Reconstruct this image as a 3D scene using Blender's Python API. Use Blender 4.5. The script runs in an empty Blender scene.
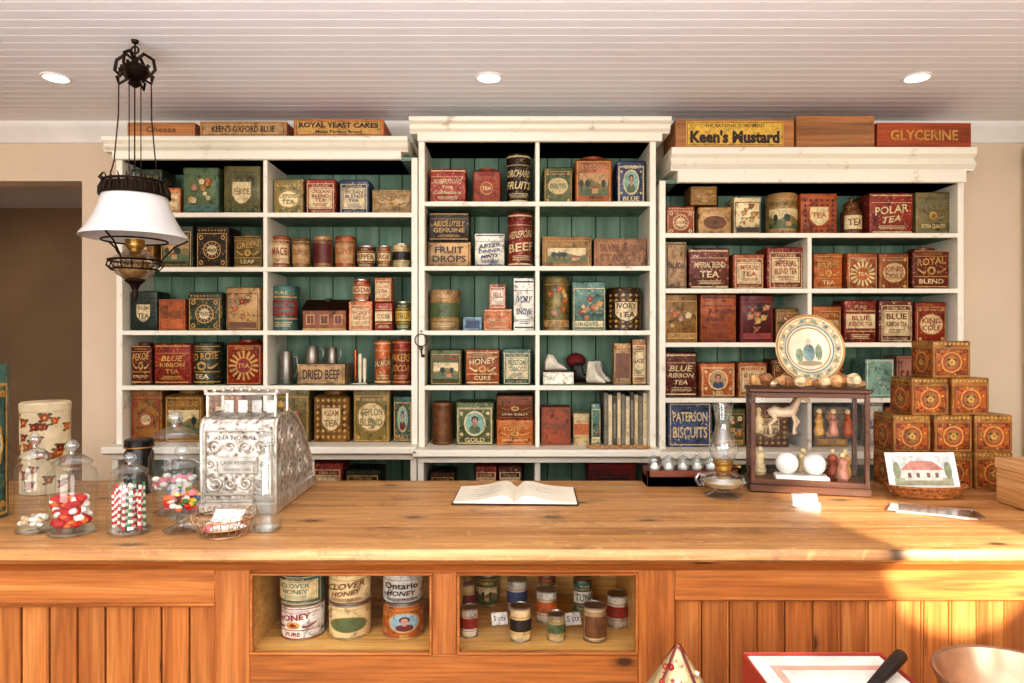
import bpy, math, random
from mathutils import Matrix, Vector
random.seed(11)
F=683.0; CX=512.0; CY=341.5; CZ=1.5
def PX(px,d): return (px-CX)*d/F
def PZ(py,d): return CZ-(py-CY)*d/F
pi=math.pi
scn=bpy.context.scene
try:
    scn.view_settings.view_transform='Standard'
    scn.view_settings.look='None'
    scn.view_settings.exposure=0.0
    scn.view_settings.look='Medium High Contrast'
except Exception as e: print(e)

# ---------------------------------------------------------------- colours
def lin1(c):
    c/=255.0
    return c/12.92 if c<=0.04045 else ((c+0.055)/1.055)**2.4
def lin(c): return (lin1(c[0]),lin1(c[1]),lin1(c[2]),1.0)
C=dict(red=(150,36,26),orange=(188,98,44),gold=(200,154,80),cream=(222,200,152),dkgreen=(46,62,48),
 green=(92,106,66),teal=(78,122,112),blue=(50,68,106),brown=(116,72,40),black=(32,27,21),olive=(128,114,62),
 maroon=(106,32,26),tan=(190,150,100),white=(228,220,202),mint=(134,176,156),grey=(132,124,106),yellow=(224,182,74),
 kraft=(176,120,72),pink=(190,132,112),dkbrown=(56,33,22),ltblue=(146,178,190),rust=(160,74,38),silver=(190,188,182),paper=(240,238,230),
 bronze=(150,108,52))
def mul(c,k): return tuple(max(0,min(255,x*k)) for x in c)

_mc={}
def newmat(name):
    m=bpy.data.materials.new(name); m.use_nodes=True
    nt=m.node_tree; b=nt.nodes['Principled BSDF']
    return m,nt,nt.nodes,nt.links,b
def mixc(nt,a,b,fac,blend='MIX'):
    n=nt.nodes.new('ShaderNodeMix'); n.data_type='RGBA'; n.blend_type=blend
    for val,idx in ((fac,0),(a,6),(b,7)):
        if isinstance(val,bpy.types.NodeSocket): nt.links.new(val,n.inputs[idx])
        else: n.inputs[idx].default_value=val
    return n.outputs[2]
def coords(nt,scale=(1,1,1),kind='Object'):
    t=nt.nodes.new('ShaderNodeTexCoord'); m=nt.nodes.new('ShaderNodeMapping')
    m.inputs['Scale'].default_value=scale
    nt.links.new(t.outputs[kind],m.inputs['Vector']); return m.outputs['Vector']
def noise(nt,vec,scale,detail=4,dist=0.0,rough=.5):
    n=nt.nodes.new('ShaderNodeTexNoise'); n.inputs['Scale'].default_value=scale
    n.inputs['Detail'].default_value=detail; n.inputs['Distortion'].default_value=dist
    n.inputs['Roughness'].default_value=rough
    nt.links.new(vec,n.inputs['Vector']); return n.outputs['Fac']
def ramp(nt,fac,stops):
    r=nt.nodes.new('ShaderNodeValToRGB'); e=r.color_ramp.elements
    while len(e)<len(stops): e.new(0.5)
    for i,(p,c) in enumerate(stops):
        e[i].position=p; e[i].color=c if len(c)==4 else (*c,1)
    nt.links.new(fac,r.inputs['Fac']); return r.outputs['Color']
G=lambda v:(v,v,v,1)
def M(key,col,rough=.5,metal=0.0,var=.12,scale=18,bump=0.0,coat=0.0):
    k=('M',key,col,rough,metal)
    if k in _mc: return _mc[k]
    m,nt,N,L,b=newmat(key)
    v=coords(nt); f=noise(nt,v,scale,5)
    c=ramp(nt,f,[(.3,lin(mul(col,1-var))),(.7,lin(mul(col,1+var*.6)))])
    L.new(c,b.inputs['Base Color'])
    b.inputs['Roughness'].default_value=rough; b.inputs['Metallic'].default_value=metal
    if coat: b.inputs['Coat Weight'].default_value=coat
    if bump:
        bp=N.new('ShaderNodeBump'); bp.inputs['Strength'].default_value=bump; bp.inputs['Distance'].default_value=.004
        L.new(f,bp.inputs['Height']); L.new(bp.outputs['Normal'],b.inputs['Normal'])
    _mc[k]=m; return m
def objoff(nt):
    N=nt.nodes; tc=N.new('ShaderNodeTexCoord'); oi=N.new('ShaderNodeObjectInfo')
    vm=N.new('ShaderNodeVectorMath'); vm.operation='MULTIPLY_ADD'
    nt.links.new(oi.outputs['Random'],vm.inputs[0]); vm.inputs[1].default_value=(17,5,11); nt.links.new(tc.outputs['Object'],vm.inputs[2])
    return vm.outputs[0],oi.outputs['Random']
def tinM(cn,an,amt=.6):
    k=('T',cn,an,amt)
    if k in _mc: return _mc[k]
    m,nt,N,L,b=newmat('tin_print_%s_%s'%(cn,an))
    col=C[cn]; acc=C[an]
    v,rnd=objoff(nt)
    vo=N.new('ShaderNodeTexVoronoi'); vo.inputs['Scale'].default_value=85; vo.feature='SMOOTH_F1'
    L.new(v,vo.inputs['Vector'])
    orn=ramp(nt,vo.outputs['Distance'],[(.20,G(amt)),(.34,G(0))])
    ns=noise(nt,v,20,5,2.5)
    n2=ramp(nt,ns,[(.47,G(0)),(.53,G(1))])
    orn2=mixc(nt,G(0),orn,n2)
    base=mixc(nt,lin(col),lin(acc),orn2)
    sw=noise(nt,v,48,2,4); swf=ramp(nt,sw,[(.49,G(0)),(.51,G(amt*.55)),(.53,G(0))])
    base=mixc(nt,base,lin(acc),swf)
    wear=noise(nt,v,30,8,0,.72)
    wf=ramp(nt,wear,[(.51,G(0)),(.66,G(.88))])
    base=mixc(nt,base,lin(mul(col,.32)),wf)
    w2=noise(nt,v,6,3)
    base=mixc(nt,base,ramp(nt,w2,[(.3,G(.55)),(.7,G(1.12))]),1.0,'MULTIPLY')
    mr=N.new('ShaderNodeMapRange'); mr.inputs['To Min'].default_value=.78; mr.inputs['To Max'].default_value=1.18
    L.new(rnd,mr.inputs['Value'])
    hs=N.new('ShaderNodeHueSaturation'); L.new(mr.outputs['Result'],hs.inputs['Value']); L.new(base,hs.inputs['Color'])
    L.new(hs.outputs['Color'],b.inputs['Base Color'])
    rr=ramp(nt,wear,[(.4,G(.32)),(.65,G(.6))]); L.new(rr,b.inputs['Roughness'])
    b.inputs['Metallic'].default_value=.18
    _mc[k]=m; return m
def inkM(cn):
    k=('I',cn)
    if k in _mc: return _mc[k]
    col=C[cn]; m,nt,N,L,b=newmat('ink_'+cn); v,rnd=objoff(nt)
    w=noise(nt,v,34,7,0,.7); f=ramp(nt,w,[(.48,G(0)),(.70,G(.75))])
    base=mixc(nt,lin(col),lin(mul(col,.42)),f)
    w2=noise(nt,v,110,2); base=mixc(nt,base,ramp(nt,w2,[(.35,G(.78)),(.6,G(1.05))]),1.0,'MULTIPLY')
    L.new(base,b.inputs['Base Color']); b.inputs['Roughness'].default_value=.45
    _mc[k]=m; return m
def woodM(name,dark,mid,light,axis='x',knots=None,rough=.4,coat=0.0,sc=1.0,scr=0):
    k=('W',name)
    if k in _mc: return _mc[k]
    m,nt,N,L,b=newmat(name)
    s={'x':(.55,9,9),'y':(9,.55,9),'z':(9,9,.55)}[axis]
    s2={'x':(3,90,90),'y':(90,3,90),'z':(90,90,3)}[axis]
    tc=N.new('ShaderNodeTexCoord'); geo=N.new('ShaderNodeNewGeometry')
    vm=N.new('ShaderNodeVectorMath'); vm.operation='MULTIPLY_ADD'
    L.new(geo.outputs['Random Per Island'],vm.inputs[0]); vm.inputs[1].default_value=(13,7,9)
    L.new(tc.outputs['Object'],vm.inputs[2])
    def mp(sv):
        q=N.new('ShaderNodeMapping'); q.inputs['Scale'].default_value=tuple(a*sc for a in sv)
        L.new(vm.outputs[0],q.inputs['Vector']); return q.outputs['Vector']
    f=noise(nt,mp(s),2.2,6,1.2,.6)
    c=ramp(nt,f,[(.28,lin(dark)),(.5,lin(mid)),(.72,lin(light))])
    g=noise(nt,mp(s2),2.0,3)
    c=mixc(nt,c,ramp(nt,g,[(.35,G(.72)),(.6,G(1.06))]),.8,'MULTIPLY')
    pr=N.new('ShaderNodeMapRange'); pr.inputs['To Min'].default_value=.84; pr.inputs['To Max'].default_value=1.12
    L.new(geo.outputs['Random Per Island'],pr.inputs['Value'])
    hs=N.new('ShaderNodeHueSaturation'); L.new(pr.outputs['Result'],hs.inputs['Value']); L.new(c,hs.inputs['Color']); c=hs.outputs['Color']
    if knots:
        sp=N.new('ShaderNodeSeparateXYZ'); L.new(vm.outputs[0],sp.inputs[0]); cb=N.new('ShaderNodeCombineXYZ')
        a,b2=knots[0],knots[1]
        st={'x':1.0,'y':1.0,'z':1.0}; st[axis]=.5
        for i,ax in enumerate((a,b2)):
            mm=N.new('ShaderNodeMath'); mm.operation='MULTIPLY'; mm.inputs[1].default_value=st[ax]
            L.new(sp.outputs[ax.upper()],mm.inputs[0]); L.new(mm.outputs[0],cb.inputs[i])
        vo=N.new('ShaderNodeTexVoronoi'); vo.voronoi_dimensions='2D'; vo.inputs['Scale'].default_value=7.5
        L.new(cb.outputs[0],vo.inputs['Vector'])
        sepc=N.new('ShaderNodeSeparateColor'); L.new(vo.outputs['Color'],sepc.inputs[0])
        gate=ramp(nt,sepc.outputs[0],[(.55,G(0)),(.6,G(1))])
        kf=ramp(nt,vo.outputs['Distance'],[(.045,G(.9)),(.09,G(.35)),(.17,G(0))])
        kf=mixc(nt,G(0),kf,gate)
        c=mixc(nt,c,lin(mul(dark,.42)),kf)
    if scr:
        q=noise(nt,mp((5,14,5)),3,9,1,.8); c=mixc(nt,c,lin(mul(light,1.12)),ramp(nt,q,[(.55,G(0)),(.61,G(.45))]))
        q=noise(nt,mp((2,2,2)),3,9,0,.75); c=mixc(nt,c,lin(mul(dark,.5)),ramp(nt,q,[(.55,G(0)),(.72,G(.65))]))
    L.new(c,b.inputs['Base Color'])
    b.inputs['Roughness'].default_value=rough
    if coat: b.inputs['Coat Weight'].default_value=coat; b.inputs['Coat Roughness'].default_value=.25
    bp=N.new('ShaderNodeBump'); bp.inputs['Strength'].default_value=.15; bp.inputs['Distance'].default_value=.002
    L.new(g,bp.inputs['Height']); L.new(bp.outputs['Normal'],b.inputs['Normal'])
    _mc[k]=m; return m
def glassM(name,tint=(1,1,1),lo=.05,hi=.8,rough=.03):
    k=('G',name)
    if k in _mc: return _mc[k]
    m,nt,N,L,b=newmat(name); N.remove(b)
    out=[n for n in N if n.type=='OUTPUT_MATERIAL'][0]
    tr=N.new('ShaderNodeBsdfTransparent'); tr.inputs['Color'].default_value=(*tint,1)
    gl=N.new('ShaderNodeBsdfGlossy'); gl.inputs['Roughness'].default_value=rough; gl.inputs['Color'].default_value=(.95,.97,1,1)
    lw=N.new('ShaderNodeLayerWeight'); lw.inputs['Blend'].default_value=.35
    n=noise(nt,coords(nt),60,2)
    r=ramp(nt,lw.outputs['Facing'],[(0,G(lo)),(.55,G(lo*2+.01)),(1,G(hi))])
    mx=N.new('ShaderNodeMixShader'); L.new(r,mx.inputs[0]); L.new(tr.outputs[0],mx.inputs[1]); L.new(gl.outputs[0],mx.inputs[2])
    bp=N.new('ShaderNodeBump'); bp.inputs['Strength'].default_value=.05; L.new(n,bp.inputs['Height']); L.new(bp.outputs[0],gl.inputs['Normal'])
    L.new(mx.outputs[0],out.inputs['Surface'])
    _mc[k]=m; return m

# ---------------------------------------------------------------- text
_tc={}
def text_geo(s,bold):
    k=(s,bold)
    if k in _tc: return _tc[k]
    cu=bpy.data.curves.new('t','FONT'); cu.body=s; cu.size=1; cu.resolution_u=2; cu.offset=bold
    ob=bpy.data.objects.new('t',cu); scn.collection.objects.link(ob)
    dg=bpy.context.evaluated_depsgraph_get(); dg.update()
    me=bpy.data.meshes.new_from_object(ob.evaluated_get(dg))
    vs=[(v.co.x,v.co.y) for v in me.vertices]; fs=[tuple(p.vertices) for p in me.polygons]
    bpy.data.objects.remove(ob); bpy.data.curves.remove(cu); bpy.data.meshes.remove(me)
    if not vs: _tc[k]=([],[],1); return _tc[k]
    x0=min(v[0] for v in vs);x1=max(v[0] for v in vs);y0=min(v[1] for v in vs);y1=max(v[1] for v in vs)
    w=max(x1-x0,1e-4);h=max(y1-y0,1e-4)
    vs=[((v[0]-x0)/w-.5,(v[1]-y0)/h-.5) for v in vs]
    _tc[k]=(vs,fs,w/h); return _tc[k]

# ---------------------------------------------------------------- mesh builder
class MB:
    def __init__(s): s.v=[];s.f=[];s.m=[];s.mats=[];s.T=Matrix()
    def mi(s,mat):
        if mat not in s.mats: s.mats.append(mat)
        return s.mats.index(mat)
    def add(s,vs,fs,mat):
        o=len(s.v); T=s.T
        s.v+= [tuple(T@Vector(p)) for p in vs]
        mi=s.mi(mat)
        for f in fs: s.f.append(tuple(i+o for i in f)); s.m.append(mi)
    def box(s,x0,x1,y0,y1,z0,z1,mat,b=0):
        if b: return s.rp((x0+x1)/2,(y0+y1)/2,x1-x0,y1-y0,b,[(z0,-b),(z0+b,0),(z1-b,0),(z1,-b)],mat,1)
        v=[(x0,y0,z0),(x1,y0,z0),(x1,y1,z0),(x0,y1,z0),(x0,y0,z1),(x1,y0,z1),(x1,y1,z1),(x0,y1,z1)]
        s.add(v,[(3,2,1,0),(4,5,6,7),(0,1,5,4),(1,2,6,5),(2,3,7,6),(3,0,4,7)],mat)
    def rings(s,R,mat,cap=True):
        n=len(R[0]);vs=[p for r in R for p in r];fs=[]
        for i in range(len(R)-1):
            for j in range(n):
                k=(j+1)%n
                fs.append((i*n+j,i*n+k,(i+1)*n+k,(i+1)*n+j))
        if cap: fs.append(tuple(reversed(range(n)))); fs.append(tuple(range((len(R)-1)*n,len(R)*n)))
        s.add(vs,fs,mat)
    def rp(s,cx,cy,w,d,r,levels,mat,n=3):
        R=[]
        for z,o in levels:
            rr=max(r+o*.5,.0004); hw=w/2+o; hd=d/2+o; ring=[]
            rr=min(rr,hw,hd)
            for q,(sx,sy) in enumerate(((1,1),(-1,1),(-1,-1),(1,-1))):
                for i in range(n+1):
                    a=q*pi/2+i*pi/2/n
                    ring.append((cx+sx*(hw-rr)+rr*math.cos(a),cy+sy*(hd-rr)+rr*math.sin(a),z))
            R.append(ring)
        s.rings(R,mat)
    def lathe(s,cx,cy,prof,mat,n=28,z0=0,cap=True,sx=1,sy=1):
        R=[[(cx+sx*max(r,.0002)*math.cos(2*pi*j/n),cy+sy*max(r,.0002)*math.sin(2*pi*j/n),z0+z) for j in range(n)] for r,z in prof]
        s.rings(R,mat,cap)
    def tube(s,pts,rad,mat,n=8):
        pts=[Vector(p) for p in pts]; R=[]; up=None
        for i,p in enumerate(pts):
            t=(pts[min(i+1,len(pts)-1)]-pts[max(i-1,0)])
            if t.length<1e-9: t=Vector((0,0,1))
            t.normalize()
            if up is None: up=Vector((0,0,1)) if abs(t.z)<.9 else Vector((1,0,0))
            a=t.cross(up)
            if a.length<1e-6: a=t.cross(Vector((0,1,0)))
            a.normalize(); bb=a.cross(t); bb.normalize(); up=bb
            r=rad[i] if isinstance(rad,(list,tuple)) else rad
            R.append([tuple(p+a*r*math.cos(2*pi*j/n)+bb*r*math.sin(2*pi*j/n)) for j in range(n)])
        s.rings(R,mat)
    def ball(s,c,r,mat,n=12,m=7):
        if not isinstance(r,tuple): r=(r,r,r)
        R=[]
        for i in range(m+1):
            a=-pi/2+pi*i/m; q=max(math.cos(a),.01)
            R.append([(c[0]+r[0]*q*math.cos(2*pi*j/n),c[1]+r[1]*q*math.sin(2*pi*j/n),c[2]+r[2]*math.sin(a)) for j in range(n)])
        s.rings(R,mat)
    def exx(s,prof,x0,x1,mat):
        s.rings([[(x0,y,z) for y,z in prof],[(x1,y,z) for y,z in prof]],mat)
    def torus(s,c,R,r,mat,n=28,axis='z'):
        pts=[]
        for i in range(n+1):
            a=2*pi*i/n
            if axis=='z': pts.append((c[0]+R*math.cos(a),c[1]+R*math.sin(a),c[2]))
            elif axis=='y': pts.append((c[0]+R*math.cos(a),c[1],c[2]+R*math.sin(a)))
            else: pts.append((c[0],c[1]+R*math.cos(a),c[2]+R*math.sin(a)))
        s.tube(pts,r,mat,6)
    def done(s,name,loc=(0,0,0),rz=0,angle=35):
        me=bpy.data.meshes.new(name); me.from_pydata(s.v,[],s.f)
        for m in s.mats: me.materials.append(m)
        me.polygons.foreach_set('material_index',s.m)
        me.polygons.foreach_set('use_smooth',[True]*len(s.f))
        me.update()
        try: me.set_sharp_from_angle(angle=math.radians(angle))
        except Exception as e: print(e)
        ob=bpy.data.objects.new(name,me); ob.location=loc; ob.rotation_euler=(0,0,rz)
        scn.collection.objects.link(ob); return ob

# ---------------------------------------------------------------- decals
class Dec:
    def __init__(s,mb,kind,w,dp,cy=0,cx=0):
        s.mb=mb; s.k=kind; s.R=w/2; s.y=-dp/2+cy; s.cx=cx; s.cy=cy
    def mp(s,u,v,off):
        if s.k in 'cm' and s.k!='b':
            R=s.R+off; return (s.cx+R*math.sin(u/s.R),s.cy-R*math.cos(u/s.R),v)
        return (s.cx+u,s.y-off,v)
    def strip(s,x0,x1,top,bot,mat,off,n):
        vs=[];fs=[]
        for i in range(n+1):
            x=x0+(x1-x0)*i/n
            vs.append(s.mp(x,bot(x),off)); vs.append(s.mp(x,top(x),off))
        for i in range(n): fs.append((2*i,2*i+2,2*i+3,2*i+1))
        s.mb.add(vs,fs,mat)
    def rect(s,u,v,w,h,mat,off=.0022):
        n=1 if s.k!='c' else max(2,int(w/(s.R*.22)))
        s.strip(u-w/2,u+w/2,lambda x:v+h/2,lambda x:v-h/2,mat,off,n)
    def ell(s,u,v,w,h,mat,off=.0022,n=16):
        f=lambda x:h/2*math.sqrt(max(0,1-((x-u)/(w/2))**2))
        s.strip(u-w/2,u+w/2,lambda x:v+f(x),lambda x:v-f(x),mat,off,n)
    def dia(s,u,v,w,h,mat,off=.0022):
        f=lambda x:h/2*(1-abs(x-u)/(w/2))
        s.strip(u-w/2,u+w/2,lambda x:v+f(x),lambda x:v-f(x),mat,off,4)
    def poly(s,pts,mat,off=.0022):
        s.mb.add([s.mp(u,v,off) for u,v in pts],[tuple(range(len(pts)))],mat)
    def frame(s,u,v,w,h,t,mat,off=.0022):
        s.rect(u,v+h/2-t/2,w,t,mat,off); s.rect(u,v-h/2+t/2,w,t,mat,off)
        s.rect(u-w/2+t/2,v,t,h-2*t,mat,off); s.rect(u+w/2-t/2,v,t,h-2*t,mat,off)
    def text(s,t,u,v,w,h,mat,off=.0032,bold=.02,shear=0,slope=0):
        vs,fs,a=text_geo(t,bold)
        if not vs: return
        if w/h>a*1.25: w=h*a*1.25
        if w/h<a*.55: h=w/(a*.55)
        s.mb.add([s.mp(u+x*w+shear*y*h,v+y*h+slope*x*w,off) for x,y in vs],fs,mat)
    def flower(s,u,v,r,mat,cen,leaf=None,off=.003):
        if leaf:
            for a in (.6,2.4,4.0): s.ell(u+r*1.15*math.cos(a),v+r*1.15*math.sin(a),r*1.1,r*.6,leaf,off-.0004,6)
        for k in range(5): s.ell(u+r*.55*math.cos(k*1.257+.3),v+r*.55*math.sin(k*1.257+.3),r*.95,r*.95,mat,off+.00008*k,8)
        s.ell(u,v,r*.5,r*.5,cen,off+.0006,6)
    def lines(s,u,v,w,h,n,mat,off=.0028):
        for i in range(n):
            ww=w*random.uniform(.7,1); s.rect(u,v+h/2-h*(i+.5)/n,ww,h/n*.42,mat,off)

LIGHT={'cream','white','gold','yellow','tan','mint','ltblue','silver','kraft','pink','paper'}
R2=random.Random(42)
def decorate(D,w,h,style,body,acc,txt):
    A=inkM(acc); dark=body if body not in LIGHT else ('dkbrown' if acc in LIGHT else acc)
    dk=inkM(dark); gold=inkM('gold'); cr=inkM('cream'); B=inkM(body)
    W=w*.9 if D.k!='c' else w*1.25
    lines=txt.split('|') if txt else ['FINE','TEA']
    n=len(lines)
    fine=R2.choice(['FINEST QUALITY','ESTABLISHED 1869','NET WEIGHT ONE POUND','HAMILTON & LONDON','PURE AND WHOLESOME'])
    jj=R2.uniform(-.03,.03); ks=R2.uniform(.85,1.1)
    if style=='L':
        D.frame(0,h*.45,W*.96,h*.84,h*.02,A,.0021)
        D.rect(0,h*.46,W*.84,h*.6,A,.0024); D.frame(0,h*.46,W*.78,h*.54,h*.012,dk,.0028)
        for i,l in enumerate(lines): D.text(l,0,h*.52+h*.36*((n-1)/2-i)/n,W*.66,h*.28/n,dk,.0034)
        D.lines(0,h*.27,W*.6,h*.1,3,dk,.003)
        D.text(fine,0,h*.09,W*.7,h*.05,A,.0026,0); D.text('EXTRA FINE',0,h*.8,W*.6,h*.06,A,.0026,0)
    elif style=='O':
        D.frame(0,h*.45,W,h*.86,h*.018,gold,.0021)
        ew=W*.84*min(1,ks); eh=h*.5*ks; v=h*(.45+jj)
        D.ell(0,v,ew,eh,gold,.0023); D.ell(0,v,ew*.93,eh*.92,A if acc!='gold' else cr,.0027); D.ell(0,v,ew*.88,eh*.86,tinM(acc if acc!='gold' else 'cream',dark,.8),.0029)
        for i,l in enumerate(lines): D.text(l,0,v+eh*.7*((n-1)/2-i)/n,ew*(.78 if n<3 or i==1 else .6),eh*.5/n,dk,.0036)
        for sx in(-1,1):
            for sz in (.09,.81):
                D.flower(sx*W*.39,h*sz,W*.06,gold,A,None,.0024)
        D.text(fine,0,h*.8,W*.55,h*.06,cr,.0026,0)
    elif style=='B':
        D.rect(0,h*.93,W*1.0,h*.03,A,.0026); D.rect(0,h*.06,W,h*.03,A,.0021)
        D.rect(0,h*.76,W,h*.012,A,.0021); sl=R2.choice([0,0,.12])
        for i,l in enumerate(lines): D.text(l,0,h*.48+h*.46*((n-1)/2-i)/n,W*.84,h*.34/n*(1.15 if i==0 else .9),A,.003,shear=R2.choice([0,.25]),slope=sl)
        D.lines(0,h*.17,W*.7,h*.1,3,A,.0026)
    elif style=='P':
        D.frame(0,h*.45,W,h*.84,h*.02,A,.0021); D.frame(0,h*.45,W*.92,h*.78,h*.008,A,.0021)
        D.ell(0,h*.5,W*.64,h*.58,A,.0023); bg=inkM(R2.choice(['cream','tan','mint','ltblue']))
        D.ell(0,h*.5,W*.56,h*.51,bg,.0026)
        sk=inkM('pink'); hair=inkM('dkbrown'); cl=inkM(R2.choice(['red','blue','green','maroon']))
        D.ell(0,h*.36,W*.34,h*.2,cl,.0029); D.rect(0,h*.46,W*.07,h*.1,sk,.003); D.ell(0,h*.585,W*.2,h*.18,hair,.0029); D.ell(0.0,h*.56,W*.14,h*.15,sk,.0032)
        D.text(lines[0],0,h*.12,W*.8,h*.1,A,.0028)
        if n>1: D.text(lines[1],0,h*.85,W*.8,h*.08,A,.0028)
        for sx in(-1,1):
            for sz in(.25,.74): D.flower(sx*W*.38,h*sz,W*.05,A,B,None,.0025)
    elif style=='C':
        D.frame(0,h*.43,W*.98,h*.8,h*.02,A,.0021); q=min(W*.6,h*.6)
        D.ell(0,h*.43,q,q,A,.0023,20); D.ell(0,h*.43,q*.88,q*.88,B,.0026,20)
        for k in range(12): D.dia(q*.36*math.cos(k*pi/6),h*.43+q*.36*math.sin(k*pi/6),q*.1,q*.1,A,.0029)
        D.ell(0,h*.43,q*.58,q*.58,cr,.0029); D.text(lines[0],0,h*.43,q*.5,q*.2,dk,.0033)
        for sx in(-1,1):
            for sz in (.13,.73):
                D.ell(sx*W*.36,h*sz,W*.14,h*.12,A,.0023); D.dia(sx*W*.36,h*sz,W*.09,h*.08,B,.0026)
        for k in range(9): D.dia(-W*.42+k*W*.105,h*.9,W*.07,h*.05,A,.0026)
    elif style=='T':
        for i,l in enumerate(lines): D.text(l,0,h*.5+h*.7*((n-1)/2-i)/n,W*.86,h*.5/n,A,.003)
        D.frame(0,h*.5,W,h*.92,h*.02,A,.0021)
    elif style=='S':
        D.rect(0,h*.5,W,h*.34,A,.0023); D.rect(0,h*.74,W,h*.03,gold,.0023); D.rect(0,h*.26,W,h*.03,gold,.0023)
        for i,l in enumerate(lines): D.text(l,0,h*.5+h*.28*((n-1)/2-i)/n,W*.8,h*.22/n,dk,.003)
        D.lines(0,h*.14,W*.7,h*.12,3,cr,.0026); D.text('PURE',0,h*.83,W*.5,h*.07,cr,.0026,0)
    elif style=='F':
        D.frame(0,h*.44,W,h*.84,h*.015,A,.0021)
        for i in range(9):
            u=R2.uniform(-.34,.34)*W; v=R2.uniform(.26,.78)*h
            D.flower(u,v,W*R2.uniform(.06,.11),inkM(R2.choice(['pink','red','cream','orange','gold'])),inkM('yellow'),inkM(R2.choice(['green','teal','olive'])),.0024+.0001*i)
        D.rect(0,h*.13,W*.9,h*.13,A,.003); D.text(' '.join(lines),0,h*.13,W*.8,h*.08,dk,.0036)
    elif style=='V':
        D.frame(0,h*.44,W*.98,h*.84,h*.02,gold,.0021)
        pw=W*.86; b0=h*.16; t0=h*.62
        D.rect(0,(b0+t0)/2,pw,t0-b0,inkM(R2.choice(['cream','cream','tan'])),.0023)
        ph=R2.uniform(0,6)
        D.strip(-pw/2,pw/2,lambda x:b0+h*(.26+.05*math.sin(x/w*9+ph)),lambda x:b0,inkM('olive'),.0025,14)
        D.strip(-pw/2,pw/2,lambda x:b0+h*(.14+.04*math.sin(x/w*7+2+ph)),lambda x:b0,inkM('green'),.0027,14)
        for i in range(3):
            u=R2.uniform(-.35,.35)*w; D.rect(u,b0+h*.14,w*.02,h*.12,inkM('dkbrown'),.0029); D.ell(u,b0+h*.25,w*.13,h*.16,inkM('dkgreen'),.003,8)
        u=R2.uniform(-.2,.2)*w; D.rect(u,b0+h*.1,w*.16,h*.1,inkM('tan'),.0031); D.poly([(u-w*.1,b0+h*.15),(u+w*.1,b0+h*.15),(u,b0+h*.22)],inkM('rust'),.0032)
        D.text(' '.join(lines),0,h*.74,W*.84,h*.1,A,.003)
        D.text(fine,0,h*.08,W*.7,h*.04,A,.0026,0)
    elif style=='G':
        D.frame(0,h*.44,W,h*.84,h*.015,A,.0021); q=min(W,h*.8)*.46; cz=h*.42
        for k in range(16):
            a=k*pi/8; e=.09; D.poly([(q*.3*math.cos(a-e*2),cz+q*.3*math.sin(a-e*2)),(q*math.cos(a-e),cz+q*math.sin(a-e)),(q*math.cos(a+e),cz+q*math.sin(a+e)),(q*.3*math.cos(a+e*2),cz+q*.3*math.sin(a+e*2))],A,.0023)
        D.ell(0,cz,q*1.1,q*1.1,gold,.0026); D.ell(0,cz,q*.95,q*.95,dk,.0029); D.text(lines[-1],0,cz,q*.8,q*.3,A if acc in LIGHT else cr,.0033)
        D.text(lines[0] if n>1 else 'CHOICE',0,h*.8,W*.7,h*.07,A,.003)
    elif style=='K':
        for i in range(6):
            for j in range(7): D.dia((-.41+i*.164)*W,h*(.1+j*.12),W*.11,h*.08,A,.0022)
        D.strip(-W*.3,W*.3,lambda x:h*.68,lambda x:h*(.2+.16*(abs(x)/(W*.3))**2),B,.0025,12)
        D.strip(-W*.27,W*.27,lambda x:h*.66,lambda x:h*(.225+.16*(abs(x)/(W*.27))**2),cr,.0027,12)
        for i,l in enumerate(lines): D.text(l,0,h*.47+h*.2*((n-1)/2-i),W*.46,h*.13,dk if dark not in LIGHT else inkM('dkbrown'),.0032)
    elif style=='N':
        for v,t in((.9,.02),(.78,.015),(.3,.02),(.06,.03)): D.rect(0,h*v,W,h*t,A,.0022 if v<.8 else .0026)
        D.text(lines[0],0,h*.66,W*.84,h*.17,A,.0029,slope=.1)
        D.ell(0,h*.44,W*.26,h*.2,gold,.0025,10); D.dia(0,h*.44,W*.16,h*.13,dk,.0028)
        for sx in(-1,1): D.strip(min(sx*W*.16,sx*W*.42),max(sx*W*.16,sx*W*.42),lambda x:h*(.44+.05*math.cos(abs(x)/W*14)+.025),lambda x:h*(.44+.05*math.cos(abs(x)/W*14)-.025),A,.0025,8)
        D.text(lines[-1] if n>1 else 'EXTRA QUALITY',0,h*.19,W*.76,h*.11,cr if body not in LIGHT else A,.0029)
        D.text(fine,0,h*.84,W*.6,h*.045,A,.0028,0)

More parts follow.
